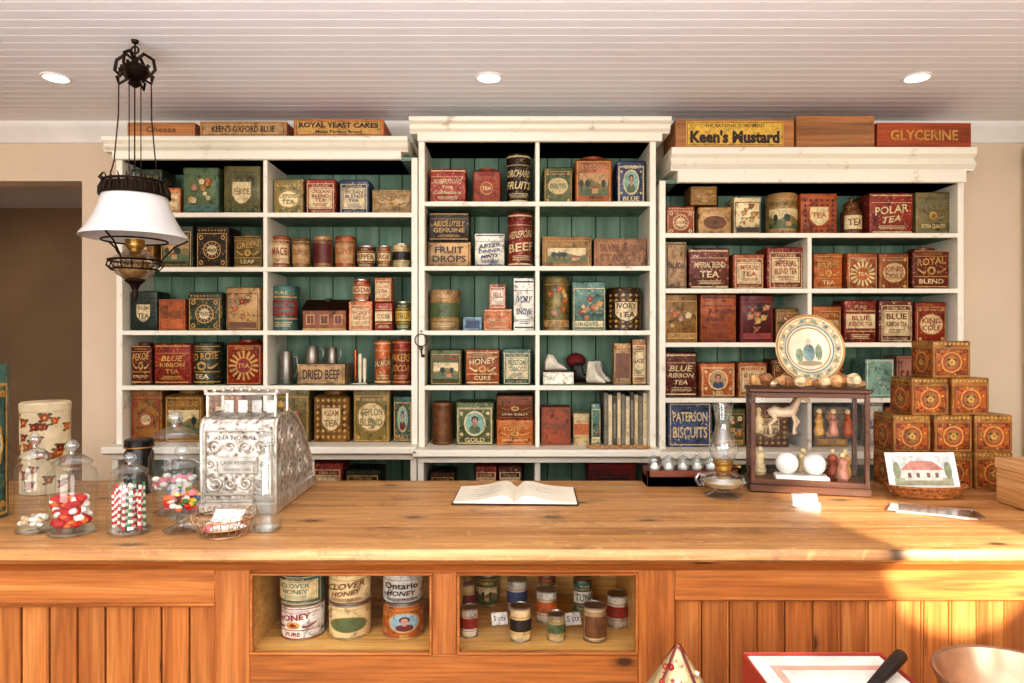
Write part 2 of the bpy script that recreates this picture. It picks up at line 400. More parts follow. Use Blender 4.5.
GEN={'TEA','SPICE','A','CEYLON|TEA','GREEN|TEA','ROYAL|TEA','INDIA|TEA','GARDEN|TEA','FINE|TEA','COFFEE','TOBACCO','MINTS'}
ALT=['CEYLON|TEA','ORANGE|PEKOE','HYSON','OOLONG|TEA','ASSAM','BLACK|TEA','CHOICE|BLEND','FAMILY|TEA','PEKOE','TEA','CHINA|TEA','PRIME|TEA']
def tin_mesh(w,h,dp,kind,body,acc,style,txt,amt=.6):
    mb=MB(); bm=tinM(body,acc,amt); lidm=bm
    if kind=='b':
        mb.rp(0,0,w-.003,dp-.003,.006,[(0,-.002),(.003,0),(h*.86,0)],bm)
        mb.rp(0,0,w-.003,dp-.003,.007,[(h*.855,.0002),(h*.858,.0016),(h-.005,.0016),(h-.001,-.002),(h,-.005)],lidm)
    elif kind=='d':
        mb.rp(0,0,w-.003,dp-.003,.008,[(0,-.002),(.003,0),(h*.84,0),(h*.87,.0012),(h*.885,-.001),(h*.93,-min(w,dp)*.14)],bm)
        mb.lathe(0,0,[(min(w,dp)*.34,h*.925),(min(w,dp)*.35,h*.93),(min(w,dp)*.35,h*.99),(min(w,dp)*.32,h)],lidm,24)
    elif kind=='x':
        mb.box(-w/2,w/2,-dp/2,dp/2,0,h,bm,.0012)
        mb.box(-w/2+.004,w/2-.004,-.0006,.0006,h,h+.0004,inkM('dkbrown'))
    elif kind=='c':
        R=w/2
        mb.lathe(0,0,[(R-.003,0),(R,.001),(R,.005),(R-.0015,.007),(R-.0015,h*.84)],bm,36)
        mb.lathe(0,0,[(R-.0014,h*.84),(R,h*.845),(R,h*.97),(R-.002,h-.002),(R-.004,h),(R-.006,h-.002),(.0005,h-.002)],lidm,36)
    elif kind=='m':
        R=w/2; me=M('can_metal',C['silver'],.35,1)
        mb.lathe(0,0,[(R-.002,0),(R,.001),(R,.004),(R-.0015,.005)],me,32)
        mb.lathe(0,0,[(R-.0015,.005),(R-.0015,h-.006)],bm,32)
        mb.lathe(0,0,[(R-.0015,h-.006),(R,h-.005),(R,h-.001),(R-.002,h),(R-.004,h-.003),(.001,h-.003)],me,32)
    elif kind=='h':
        mb.box(-w/2,w/2,-dp/2,dp/2,0,h*.62,bm,.002)
        rf=tinM('dkbrown','rust')
        mb.exx([(-dp/2-.006,h*.6),(0,h*.95),(dp/2+.006,h*.6)],-w/2-.004,w/2+.004,rf)
        mb.box(-.012,.012,-.012,.012,h*.85,h,rf,.002)
        D=Dec(mb,'b',w,dp)
        for u in(-.32,0,.32):
            D.rect(u*w,h*.33,w*.2,h*.3,inkM('gold')); D.rect(u*w,h*.33,w*.15,h*.24,inkM('maroon'),.0027)
            D.rect(u*w,h*.33,w*.01,h*.24,inkM('gold'),.003)
        D.rect(0,h*.04,w,h*.06,inkM('gold'))
        return mb
    D=Dec(mb,'c' if kind in 'cm' else 'b',w,dp)
    decorate(D,w,h,style,body,acc,txt)
    return mb
BAYS=[(128.6,266),(271,412.4),(426.3,534.6),(539.8,647.4),(663.9,805),(808,951)]
def place_tin(name,x0,x1,yt,yb,zs,ysh,kind,body,acc,style,txt,dfront=2.945,maxd=.15):
    if ysh!=233:
        c=(x0+x1)/2
        for a,b_ in BAYS:
            if a-4<=c<=b_+4: x0=max(x0,a); x1=min(x1,b_)
    k=dfront/F; w=(x1-x0)*k-.002; h=(yb-yt)*k
    if txt in GEN and kind!='x':
        if R2.random()<.8:
            txt=R2.choice(ALT)
        if style in 'OCPB' and R2.random()<.75: style=R2.choice('FVGKNFKNKC')
    if kind in 'cm': dp=w
    else: dp=min(w,maxd)*random.uniform(.85,1)
    if dp<.05 and kind not in 'cm': dp=.05
    z=zs+.0004+max(0,(ysh-yb))*k
    mb=tin_mesh(w,h,dp,kind,body,acc,style,txt)
    rz=0 if (kind in 'cm' or yb!=ysh) else math.radians(random.uniform(-.6,.6))
    y=dfront+dp/2+random.uniform(0,.012)*(yb==ysh)
    if kind in 'cm': rz=random.uniform(-.12,.12)
    return mb.done(name,(PX((x0+x1)/2,dfront+(dp/2 if (kind in 'cm' and w<.14 and x0-128>8) else .0)),y,z),rz)

# ================================================================= ROOM
white_paint=M('white_paint',(242,239,234),.55,0,.03,6)
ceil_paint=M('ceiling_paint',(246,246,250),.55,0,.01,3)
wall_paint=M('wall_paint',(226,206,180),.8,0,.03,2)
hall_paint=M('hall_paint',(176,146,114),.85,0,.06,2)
CEIL=2.515; WY=3.2
mb=MB()
y=-3.0; st=.056
while y<5.2:
    mb.exx([(y+.0008,CEIL+.0014),(y+.0026,CEIL),(y+st-.0026,CEIL),(y+st-.0008,CEIL+.0014),(y+st-.0008,CEIL+.008),(y+.0008,CEIL+.008)],-3.9,2.5,ceil_paint)
    y+=st
mb.box(-3.9,2.5,-3.0,5.3,CEIL+.0018,CEIL+.05,ceil_paint)
mb.done('ceiling')
mb=MB(); fw=woodM('floor_wood',(110,72,44),(150,104,66),(176,128,84),'y',None,.45)
x=-3.9
while x<2.5:
    mb.box(x,x+.128,-3,5.3,-.03,0,fw); x+=.13
mb.box(-3.9,2.5,-3,5.3,-.06,-.028,fw)
mb.done('floor')
dx=PX(82,WY); dz=PZ(181,WY)
mb=MB(); mb.box(dx,2.5,WY,WY+.12,0,CEIL,wall_paint); mb.box(-3.4,dx,WY,WY+.12,dz,CEIL,wall_paint); mb.box(-3.9,-3.4,WY,WY+.12,0,CEIL,wall_paint)
mb.done('wall_back')
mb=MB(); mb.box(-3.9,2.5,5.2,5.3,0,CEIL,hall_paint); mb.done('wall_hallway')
RX=2.40
mb=MB(); mb.box(RX,RX+.1,-.6,WY,0,CEIL,wall_paint); mb.done('wall_right')
mb=MB(); mb.box(-4.0,-3.9,-.6,5.3,0,CEIL,wall_paint); mb.done('wall_left')
mb=MB(); cp=[(WY,CEIL-.09),(WY-.012,CEIL-.085),(WY-.02,CEIL-.06),(WY-.05,CEIL-.03),(WY-.06,CEIL-.012),(WY-.06,CEIL),(WY,CEIL)]
mb.exx(cp,-3.9,RX,white_paint); mb.done('trim_crown')
mb=MB(); RD=RX-.001
mb.box(RD-.02,RD,2.35,2.47,0,2.4,white_paint,.003); mb.box(RD-.02,RD,3.06,3.17,0,2.4,white_paint,.003);mb.box(RD-.02,RD,2.35,3.17,2.3,2.4,white_paint,.003); mb.box(RD-.008,RD,2.47,3.06,0,2.3,white_paint); mb.done('door_1')
em=bpy.data.materials.new('lamp_emission'); em.use_nodes=True
b=em.node_tree.nodes['Principled BSDF']; b.inputs['Emission Color'].default_value=(1,.9,.74,1); b.inputs['Emission Strength'].default_value=16
for px in (56,489,917):
    d=(CEIL-1.5)*F/(341.5-77)
    mb=MB(); X=PX(px,d)
    mb.lathe(0,0,[(.054,CEIL-.0005),(.052,CEIL-.005),(.044,CEIL-.007),(.040,CEIL-.003),(.0005,CEIL-.003)],white_paint,36)
    mb.lathe(0,0,[(.0005,CEIL-.0036),(.039,CEIL-.0036),(.039,CEIL-.003)],em,32)
    mb.done('recessed_ceiling_light',(X,d,0))

# ================================================================= SHELVES
SF=2.90; SB=3.17
def distressed(name,col,dark):
    m,nt,N,L,b=newmat(name); v=coords(nt)
    f=noise(nt,v,9,9,0,.72); k=ramp(nt,f,[(.58,G(0)),(.68,G(.7))])
    L.new(mixc(nt,lin(col),lin(dark),k),b.inputs['Base Color']); b.inputs['Roughness'].default_value=.55; return m
shelf_white=distressed('distressed_white_paint',(238,232,216),(180,162,132))
def greenM():
    m,nt,N,L,b=newmat('green_board_paint')
    geo=N.new('ShaderNodeNewGeometry'); v=coords(nt,(6,6,1))
    f=noise(nt,v,3,6)
    c=ramp(nt,f,[(.3,lin((88,118,100))),(.55,lin((116,148,126))),(.75,lin((144,170,148)))])
    pr=N.new('ShaderNodeMapRange'); pr.inputs['To Min'].default_value=.8; pr.inputs['To Max'].default_value=1.1
    L.new(geo.outputs['Random Per Island'],pr.inputs['Value'])
    hs=N.new('ShaderNodeHueSaturation'); L.new(pr.outputs['Result'],hs.inputs['Value']); L.new(c,hs.inputs['Color'])
    L.new(hs.outputs['Color'],b.inputs['Base Color']); b.inputs['Roughness'].default_value=.6; return m
green=greenM()
def shelf_unit(pxl,pxr,div,divtop,ys,ytop,ycb,cx0,cx1,prot):
    mb=MB(); xl=PX(pxl,SF); xr=PX(pxr,SF); xd=PX(div,SF)
    pw=.026; zt=PZ(ytop,SF); zc=PZ(ycb,SF)
    n=int((xr-xl)/.105); bw=(xr-xl)/n
    for i in range(n): mb.box(xl+i*bw+.0015,xl+(i+1)*bw-.0015,SB-.012,SB,.1,zt-.02,green,.002)
    mb.box(xl,xr,SB,SB+.01,.1,zt-.02,M('green_shadow',(30,52,42),.8))
    for a,bx in((xl,xl+pw),(xr-pw,xr)):
        mb.box(a,bx,SF,SB,.0,zc+.01,shelf_white,.002)
    zl=PZ(ys[-1],SF); zd=PZ(divtop,SF)
    mb.box(xd-.009,xd+.009,SF+.002,SB-.01,zl,zd,shelf_white,.002)
    mb.box(xd-.012,xd+.012,SF+.0,SB-.01,.1,zl-.03,shelf_white,.002)
    for yy in ys[:-1]:
        z=PZ(yy,SF)
        mb.box(xl+pw-.002,xr-pw+.002,SF+.012,SB-.011,z-.018,z,green)
        mb.box(xl+pw-.004,xr-pw+.004,SF-.001,SF+.013,z-.02,z,shelf_white,.002)
    mb.exx([(SB-.01,zl-.034),(SF-.07,zl-.034),(SF-.085,zl-.026),(SF-.085,zl-.006),(SF-.079,zl),(SB-.01,zl)],xl-.012,xr+.004,shelf_white)
    mb.box(xl+pw,xr-pw,SF-.02,SB-.01,.74,.76,green); mb.box(xl,xr,SF-.03,SF-.01,.0,.76,shelf_white,.003)
    mb.box(xl,xr,SF-.04,SF-.02,zl-.06,zl-.034,shelf_white,.002)
    for a in(xl,xr-pw): mb.box(a,a+pw,SF-.03,SF,0,zl-.034,shelf_white,.002)
    c0=PX(cx0,SF); c1=PX(cx1,SF); H=zt-zc
    mb.box(c0+.03,c1-.03,SF-.012,SB,zc,zt-H*.3,shelf_white,.003)
    P=[(SB,zt),(SF-prot,zt),(SF-prot-.004,zt-.006),(SF-prot-.002,zt-H*.2),(SF-prot+.01,zt-H*.27),(SF-prot+.02,zt-H*.3),(SF-.03,zt-H*.5),(SF-.014,zt-H*.62),(SF-.014,zt-H*.66),(SB,zt-H*.66)]
    mb.exx(P,c0,c1,shelf_white)
    mb.box(xl,xr,SF+.01,SB-.01,zc,zc+.015,green)
    return mb.done('store_shelving_unit')
LY=[212.5,267,330.5,385.5,444]; CYs=[201.5,266,330.5,385.5,447]; RY=[233,288.5,342.5,398,449]
shelf_unit(116,417.5,265,160,LY,138,160,106,408.5,.03)
shelf_unit(418.5,656,537.5,142,CYs,119.5,142,410.5,669,.045)
shelf_unit(659.5,964,810,234,RY,149,183,670,972,.03)

def row(ysh,items):
    zs=PZ(ysh,SF)
    for it in items:
        x0,x1,yt,kind,body,acc,style,txt=it[:8]
        name=it[8] if len(it)>8 else 'tea_tin'
        yb=it[9] if len(it)>9 else ysh
        place_tin(name,x0,x1,yt,yb,zs,ysh,kind,body,acc,style,txt)
row(LY[0],[(128,161,166,'b','dkgreen','olive','O','TEA'),(163,180,185,'b','orange','cream','L','COCOA','cocoa_tin'),
 (182,219,165,'b','green','teal','F','BOUQUET'),(222,260,163,'b','olive','green','K','PEKOE'),
 (272,303,176,'b','olive','cream','O','LIPTONS|TEA'),(305,336,177,'b','red','cream','L','OCEAN|BLEND|TEA'),
 (338,369,177,'b','blue','cream','L','OCEAN|BLEND|TEA'),(371,412,187,'b','tan','olive','N','OCEAN','biscuit_tin')])
row(LY[1],[(129,154,230,'b','bronze','gold','O','SPICE','spice_tin'),(158,192,224,'b','dkgreen','gold','V','TEA'),(195,229,225,'b','black','gold','C','MELROSE'),(232,262,232,'d','olive','gold','N','GREEN|LEAF'),
 (271,290,234,'c','rust','cream','L','MACE','spice_tin'),(292,311,236,'c','bronze','tan','L','CLOVES','spice_tin'),
 (313,333,234,'c','tan','maroon','L','GINGER','spice_tin'),(335,356,234,'c','orange','tan','L','ALLSPICE','spice_tin'),
 (357,376,244,'m','maroon','cream','S','PEPPER','spice_tin'),(377,391,244,'m','rust','cream','S','SAGE','spice_tin'),(392.5,411,242,'m','cream','black','S','MUSTARD','spice_tin')])
row(LY[2],[(129,157,291,'b','dkgreen','black','K','TEA'),(158,185,299,'x','orange','brown','T','GINGER','wooden_spice_box'),(187,222,292,'b','dkgreen','gold','C','PEKOE'),
 (225,260,287,'b','tan','brown','F','MAZAWATTEE'),
 (273,300,285,'c','teal','red','S','NABOB|COFFEE','coffee_tin'),(302,346,297,'h','rust','gold','','','house_shaped_tin'),
 (348,372,301,'x','orange','cream','L','HORSE|RADISH','seasoning_box'),(374,393,302,'b','red','cream','S','COCOA','cocoa_tin'),(353,371,279,'m','red','cream','S','SODA','baking_powder_tin',300.7),(374,392,277,'b','orange','cream','L','SPICE','spice_tin',301.7),
 (395,411,301,'m','green','yellow','S','SYRUP','spice_tin')])
row(LY[3],[(129,151,343,'d','maroon','gold','N','FINE|TEA'),(153,191,344,'b','red','gold','B','BLUE|RIBBON|TEA'),(193,223,343,'c','dkgreen','gold','N','RED ROSE|TEA'),
 (225,262,340,'d','red','gold','G','HYSON|TEA'),(297,345,365,'x','tan','dkbrown','T','DRIED BEEF','dried_beef_box'),
 (374,391,341,'c','orange','cream','B','SALMON','baking_powder_tin'),(392.5,412,340,'c','red','gold','B','BAKERS|COCOA','cocoa_tin')])
row(LY[4],[(129,161,392,'b','bronze','red','C','ASSAM'),(163,203,392,'d','bronze','gold','V','CEYLON|BLEND'),(206,242,390,'b','rust','gold','K','TEA'),(244,262,395,'b','brown','gold','P','TEA'),
 (271,309,391,'b','olive','gold','F','INDIA LEAF'),(312,349,393,'d','bronze','gold','K','ASSAM|TEA'),(352,390,391,'b','olive','gold','O','CEYLON|BLEND'),(392.5,412,398,'b','teal','gold','P','MAY')])
row(CYs[0],[(429,466,166,'b','red','cream','B',"ROBERTSON'S|Fine|Confections",'confectionery_tin'),(472,501,164,'d','rust','red','G','TEA','confectionery_tin'),
 (506,531,150,'c','dkbrown','cream','B','ORCHARD|FRUITS','confectionery_tin'),
 (543,573,165,'b','green','gold','O','DEBUTIES'),(575,613,152,'d','orange','tan','V','FRY COCOA','cocoa_tin'),(617,646,158,'b','blue','cream','P','BLUE|BIRD','toffee_tin')])
row(CYs[1],[(427,471,240,'b','tan','dkbrown','T','FRUIT|DROPS','confectionery_tin'),(428,470,211,'b','black','gold','B','ABSOLUTELY|GENUINE','confectionery_tin',239.7),(474,505,232,'b','white','blue','B','AFTER|DINNER|MINTS','confectionery_tin'),
 (507,533,210,'c','red','cream','B','HEREFORD|BEEF','confectionery_tin'),
 (542,592,235,'x','bronze','gold','V','ZIRA','wooden_cigar_box'),(594,647,237,'x','kraft','brown','T','SILVER GLOSS|STARCH','starch_box')])
row(CYs[2],[(429,461,289,'c','tan','green','S','CUT|PLUG','tobacco_tin'),(463,482,317,'x','ltblue','blue','L','SOAP','soap_box'),(483.5,512,309,'x','orange','cream','B','CONFECTIONERY','confectionery_box'),(489,506,284,'x','orange','white','L','JELL','jelly_powder_box',308.7),
 (513.5,534.4,278,'x','white','blue','B','IVORY|SNOW','soap_flakes_box'),(543,570,276,'c','olive','tan','F','PURE','tobacco_tin'),(572,607,281,'b','teal','cream','F','ROSES','toffee_tin'),(609,644,287,'c','dkbrown','gold','K','IVORY|TEA')])
row(CYs[3],[(429,462,350,'b','green','rust','V','COLUMBIA','biscuit_tin'),(465,500,350,'b','orange','cream','N','HONEY|CURE','biscuit_tin'),(502,532,349,'b','teal','cream','L','PRESTON|TOBACCO','tobacco_tin'),
 (543,574,373,'x','white','grey','T',' ','shoe_box'),(614,631,344,'x','tan','brown','L','BUTTONS','button_box'),(632.5,647,340,'x','kraft','cream','L','LACES','lace_box')])
row(CYs[4],[(432,453,404,'c','brown','bronze','T',' ','coffee_canister'),(455,494,404,'b','green','cream','P','GOLD','biscuit_tin'),(496,534,421,'b','orange','gold','N','TOFFEE','toffee_tin'),(496,534,397,'b','brown','rust','N','FUDGE','toffee_tin',420.7),
 (541,571,409,'x','rust','brown','T','SCRIBBLER','pencil_box'),(573,590,415,'b','cream','orange','S','PINS','pin_tin'),(591,601,405,'b','teal','cream','F','A','pin_tin')])
row(RY[0],[(666,696,204,'b','rust','cream','B','TEA'),(698,732,205,'b','tan','brown','O','BISCUIT','biscuit_tin'),(690,718,184,'b','bronze','gold','N','TEA','spice_tin',203.5),
 (734,762,195,'b','cream','dkbrown','F','COFFEE','coffee_tin'),(766,798,190,'c','tan','olive','V','COFFEE','coffee_tin'),(801,839,191,'b','orange','maroon','K','TEA'),
 (869,914,191,'b','red','cream','B','POLAR|TEA'),(916,951,190,'b','olive','grey','N','PEKOE')])
row(RY[1],[(666,687,241,'x','tan','dkbrown','T','SALADA','wooden_sign'),(689,731,247,'b','maroon','cream','B','IMPERIAL BLEND|TEA'),(733,765,253,'b','rust','cream','L','IMPERIAL|TEA'),(767,805,246,'b','red','cream','L','IMPERIAL|BLEND TEA'),
 (814,844,252,'b','orange','gold','C','TEA'),(847,878,252,'b','orange','cream','G','TEA'),(880,911,252,'b','rust','cream','O','KING|COLE'),(913,951,246,'d','maroon','gold','N','ROYAL|BLEND')])
row(RY[2],[(664.5,699,294,'b','bronze','gold','F','GARDEN'),(700.5,738,294,'b','orange','maroon','B','JUNO|FAMILY|TEA'),(739.5,774,295,'b','maroon','red','F','BOUQUET'),(776,800,308,'b','bronze','gold','O','TEA'),
 (813,843,306,'b','orange','gold','V','TEA'),(844.5,877,300,'b','red','cream','S','BLUE|RIBBON TEA'),(879,914,300,'b','maroon','cream','L','BLUE|RIBBON TEA'),(916,948,302,'b','red','gold','O','KING|COLE')])
row(RY[3],[(665,698,353,'b','maroon','cream','B','BLUE|RIBBON|TEA'),(700,736,364,'b','orange','cream','P','RED|ROSE'),(737.5,768,363,'b','orange','cream','L','KING|COLE TEA'),(772,803,360,'b','brown','gold','C','TEA'),(814,845,362,'b','maroon','gold','O','TEA'),
 (866,895,360,'x','mint','white','T',' ','cardboard_box'),(897,925,357,'x','pink','maroon','T','SALT','cardboard_box'),(927,951,362,'b','rust','gold','C','TEA')])
row(RY[4],[(668,713,404,'x','blue','cream','T','PATERSON|BISCUITS','biscuit_box'),(716,746,410,'b','green','gold','O','TEA'),(749,790,405,'b','brown','gold','C','TEA'),(814,850,408,'b','grey','gold','O','TEA'),(868,884,405,'x','white','blue','T','SALT','cardboard_box'),(886,918,408,'b','rust','gold','C','TEA'),(920,950,402,'b','brown','gold','C','TEA')])
def lower(items):
    for x0,x1,yt,body,acc,txt in items:
        w=(x1-x0)*2.93/F; zt=PZ(yt,2.93); h=zt-.7605
        m=tin_mesh(w,h,.15,'b',body,acc,'L',txt); m.done('storage_tin',(PX((x0+x1)/2,2.93),3.01,.7605))
lower([(285,310,466,'brown','gold','TEA'),(312,342,463,'red','cream','LARD'),(475,497,466,'red','cream','TEA'),(498,522,466,'maroon','cream','TEA'),(588,636,463,'red','black','SHURD'),(345,380,470,'dkgreen','gold','TEA'),(700,740,466,'brown','gold','TEA'),(430,455,472,'dkbrown','gold','TEA')])
m=MB(); bm=tinM('brown','gold')
m.lathe(0,0,[(.035,0),(.042,.006),(.042,.10),(.036,.112),(.03,.12),(.03,.135),(.024,.145),(.006,.15),(.006,.16),(.009,.165),(.003,.17)],bm,28)
Dec(m,'c',.084,.084).rect(0,.055,.09,.06,inkM('cream')); Dec(m,'c',.084,.084).text('TEA',0,.055,.06,.03,inkM('brown'))
m.done('lidded_canister',(PX(852,2.98),2.99,PZ(RY[0],SF)+.0005))
def crate(x0,x1,yt,yb,body,lab,txt,tc,dp=.22,label=.8):
    w=(x1-x0)*2.9/F; h=(yb-yt)*2.9/F; m=MB()
    wd=woodM('crate_wood_'+body,mul(C[body],.7),C[body],mul(C[body],1.18),'x',None,.6)
    t=.009
    m.box(-w/2,w/2,-dp/2,-dp/2+t,0,h,wd,.001); m.box(-w/2,w/2,dp/2-t,dp/2,0,h,wd,.001)
    m.box(-w/2,-w/2+t,-dp/2+t,dp/2-t,0,h,wd,.001); m.box(w/2-t,w/2,-dp/2+t,dp/2-t,0,h,wd,.001)
    m.box(-w/2+t,w/2-t,-dp/2+t,dp/2-t,0,t,wd); m.box(-w/2+t,w/2-t,-dp/2+t,dp/2-t,h-t-.002,h-.002,wd)
    D=Dec(m,'b',w,dp)
    if lab: D.rect(0,h*.5,w*label,h*.86,inkM(lab),.0006); D.frame(0,h*.5,w*label*.98,h*.8,.002,inkM(tc),.001)
    else:
        for sx in(-1,1): m.ball((sx*w*.46,-dp/2,h*.25),.0022,M('nail',(60,50,44),.5,.6),6,4); m.ball((sx*w*.46,-dp/2,h*.75),.0022,M('nail',(60,50,44),.5,.6),6,4)
    L=txt.split('|')
    if len(L)==1: D.text(L[0],0,h*.5,w*.72,h*.42,inkM(tc),.0014,.02)
    elif len(L)==3:
        D.text(L[0],0,h*.66,w*label*.92,h*.32,inkM(tc),.0014,.04); D.text(L[1],0,h*.28,w*label*.7,h*.2,inkM(tc),.0014,.02)
    else:
        D.text(L[0],0,h*.78,w*.5,h*.13,inkM(tc),.0014,.01); D.text(L[1],0,h*.38,w*label*.92,h*.46,inkM(tc),.0014,.05)
    return m,w,h
def setcrate(x0,x1,yt,yb,*a,**k):
    m,w,h=crate(x0,x1,yt,yb,*a,**k); m.done('wooden_crate',(PX((x0+x1)/2,2.9),2.88+.11,PZ(yb,SF)+.0005),math.radians(random.uniform(-1,1)))
setcrate(130,197,124,138,'kraft',None,'Cheese','brown')
setcrate(202,288,123,138,'kraft','tan',"KEEN'S OXFORD BLUE",'dkbrown',label=.96)
setcrate(295,384,121,138,'orange','gold','ROYAL YEAST CAKES|Make Perfect Bread|','dkbrown',label=.96)
setcrate(674,792,121,149,'kraft','yellow','THE NATIONAL CONDIMENT|Keen\'s Mustard','dkbrown',label=.82)
setcrate(795,872,117.5,149,'kraft',None,' ','brown')
setcrate(874,968,124.5,149,'rust',None,'GLYCERINE','gold')

pewter=M('pewter',(150,146,138),.35,.9); leather_b=M('black_leather',(30,24,22),.45); leather_w=M('white_leather',(222,212,192),.5)
def mug(px,py0,py1,ysh,w,lift=0):
    z=PZ(ysh,SF)+.0004+lift; h=(py1-py0)*2.95/F; r=w*2.95/F/2; m=MB()
    m.lathe(0,0,[(r*.95,0),(r,.003),(r*.9,h*.5),(r*.85,h*.97),(r*.88,h),(r*.8,h*.98),(r*.8,.004),(.001,.004)],pewter,24)
    m.tube([(r*.85,0,h*.85),(r*1.5,0,h*.8),(r*1.6,0,h*.5),(r*1.3,0,h*.25),(r*.9,0,h*.2)],.003,pewter)
    m.done('pewter_mug',(PX(px,2.97),2.99,z))
lf=(385.5-365)*2.945/F+.001
mug(285,352,385.5,385.5,14); mug(311,347,365,385.5,14,lf); mug(331,348,365,385.5,11,lf)
m=MB(); wx=M('candle_wax',(232,222,196),.5)
for i,x in enumerate((-.02,0,.02)):
    m.lathe(x,0,[(.012,0),(.014,.002),(.005,.01),(.008,.03),(.008,.15-.02*i),(.002,.155-.02*i)],wx if i else M('copper',(170,90,50),.3,.9),14)
m.box(-.035,.035,-.015,.015,0,.006,pewter,.001)
m.done('candle_holder',(PX(359,2.97),2.99,PZ(385.5,SF)+.0004))
def shoe(px,ysh,col,L=.075,h=.075,rz=0,dy=0):
    m=MB(); 
    m.rp(0,0,L,.028,.013,[(0,0),(.004,0.001),(.006,0)],M('shoe_sole',(80,54,34),.6))
    R=[]
    pr=[(-.48,.010,.5*h),(-.40,.013,1.0*h),(-.25,.014,1.0*h),(-.05,.0135,.98*h),(.02,.013,.55*h),(.2,.0135,.36*h),(.38,.013,.28*h),(.48,.008,.16*h)]
    for x,wd,hh in pr:
        R.append([(x*L,wd*math.sin(a),.006+(hh-.006)*(.5-.5*math.cos(a))) for a in [2*pi*j/14 for j in range(14)]])
    m.rings(R,col)
    for i in range(4): m.tube([(.012*i*.4,-.008,h*.8-.012*i),(.004+.005*i,0,h*.84-.012*i),(.005*i,.008,h*.8-.012*i)],.0012,M('lace',(200,190,170),.7),5)
    m.done('child_boot',(PX(px,2.97),2.985+dy,PZ(ysh,SF)+.0004),rz)
shoe(585,385.5,leather_b,.1,.09,-.3,.05); shoe(596,385.5,leather_w,.09,.10,-.6,-.012); shoe(604,385.5,leather_w,.085,.10,-.5,.06)
m=MB(); 
m.rp(0,0,.1,.05,.02,[(0,0),(.004,.001),(.008,0)],M('shoe_sole',(80,54,34),.6))
R=[[(x*.1,wd*math.sin(a),.008+(hh-.008)*(.5-.5*math.cos(a))) for a in [2*pi*j/14 for j in range(14)]] for x,wd,hh in [(-.48,.012,.05),(-.35,.018,.08),(-.1,.019,.075),(.1,.02,.04),(.35,.018,.028),(.48,.009,.015)]]
m.rings(R,leather_w); m.done('child_slipper',(PX(556,2.97),2.99,PZ(372.8,2.945)+.002),.2)
m=MB(); pin=M('pincushion_red',(110,30,30),.8)
m.lathe(0,0,[(.03,0),(.032,.004),(.008,.012),(.006,.06),(.012,.07)],leather_b,20)
m.ball((0,0,.10),(.045,.04,.034),pin,20,10)
for a in range(8): m.tube([(.04*math.cos(a*pi/4),.036*math.sin(a*pi/4),.10),(.0,0,.135)],.0025,leather_b,5)
m.done('pincushion_stand',(PX(577,3.05),3.10,PZ(385.5,SF)+.0004))
m=MB(); 
for i in range(10):
    hh=.225-.008*(i%3); xx=i*.0188
    m.box(xx,xx+.017,0,.15,0,hh,M('book_cover%d'%(i%4),[(120,114,98),(206,194,166),(84,74,62),(178,160,128)][i%4],.7),.001)
    m.box(xx+.003,xx+.014,-.0008,.0,.03,hh-.03,inkM('cream' if i%2 else 'grey'))
    m.box(xx+.002,xx+.015,.002,.148,hh,hh+.001,inkM('white'))
m.done('row_of_books',(PX(604,2.95),2.95,PZ(447,SF)+.0004))
m=MB(); cork=M('cork',(186,140,90),.8,0,.25,90)
for i in range(18):
    x=-.12+.24*i/17; a=random.uniform(0,3); r=.007
    m.T=Matrix.Translation((x,random.uniform(-.014,.014),r))@Matrix.Rotation(a,4,'Z')@Matrix.Rotation(pi/2,4,'Y')
    m.lathe(0,0,[(r*.85,-.014),(r,0),(r,.014)],cork,12)
m.T=Matrix()
m.done('pile_of_corks',(PX(618,2.86),2.855,PZ(447,SF)+.0004))
m=MB(); iron=M('dark_iron',(52,40,32),.5,.8)
m.tube([(0,-.002,.05),(0,-.012,.052),(0,-.014,.045)],.002,iron); m.torus((0,-.014,.012),.026,.0022,iron,28,'y')
m.tube([(.0,-.016,-.012),(.004,-.018,-.06)],.003,iron); m.torus((.0,-.016,-.02),.008,.002,iron,14,'y'); m.box(.002,.016,-.019,-.016,-.06,-.048,iron)
m.done('key_ring',(PX(421.5,SF),SF-.0,PZ(343,SF)))

# ================================================================= COUNTER
pine_top=woodM('pine_counter_top',(152,102,58),(192,140,86),(214,168,114),'x','xy',.42,.12,1.0,1)
pine=woodM('pine_varnished',(134,76,34),(184,114,56),(206,142,80),'x','xz',.38,.2)
pinev=woodM('pine_varnished_vertical',(130,72,32),(180,110,54),(202,138,78),'z','xz',.38,.2)
CT=1.05; FY=1.48; BY=2.21; X0=-1.95; X1=1.95
mb=MB()
ys=[FY,1.66,1.85,2.03,BY]
for i in range(4):
    a,b2=ys[i],ys[i+1]-.0016
    if i==0: P=[(b2,CT-.03),(a+.006,CT-.03),(a,CT-.024),(a,CT-.008),(a+.004,CT-.002),(a+.01,CT),(b2,CT)]
    else: P=[(b2,CT-.03),(a,CT-.03),(a,CT-.0006),(a+.0006,CT),(b2-.0006,CT),(b2,CT-.0006)]
    mb.exx(P,X0,X1,pine_top)
mb.box(X0+.02,X1-.02,FY+.06,BY-.04,CT-.036,CT-.031,pine)
def fz(py): return 1.5-(py-341.5)*1.53/F
def fx(px): return (px-512)*1.53/F
Y1=1.53
mb.exx([(Y1+.01,CT-.03),(FY+.016,CT-.03),(FY+.018,CT-.038),(FY+.03,CT-.046),(FY+.04,CT-.056),(Y1-.002,CT-.062),(Y1+.01,CT-.062)],X0+.01,X1-.01,pine)
zt=CT-.03
def fb(xa,xb,za,zb,mat,y0=Y1,y1=Y1+.025,b=.002): mb.box(xa,xb,y0,y1,za,zb,mat,b)
zL=fz(604); zR=fz(598); zw=fz(655); zwt=fz(573)
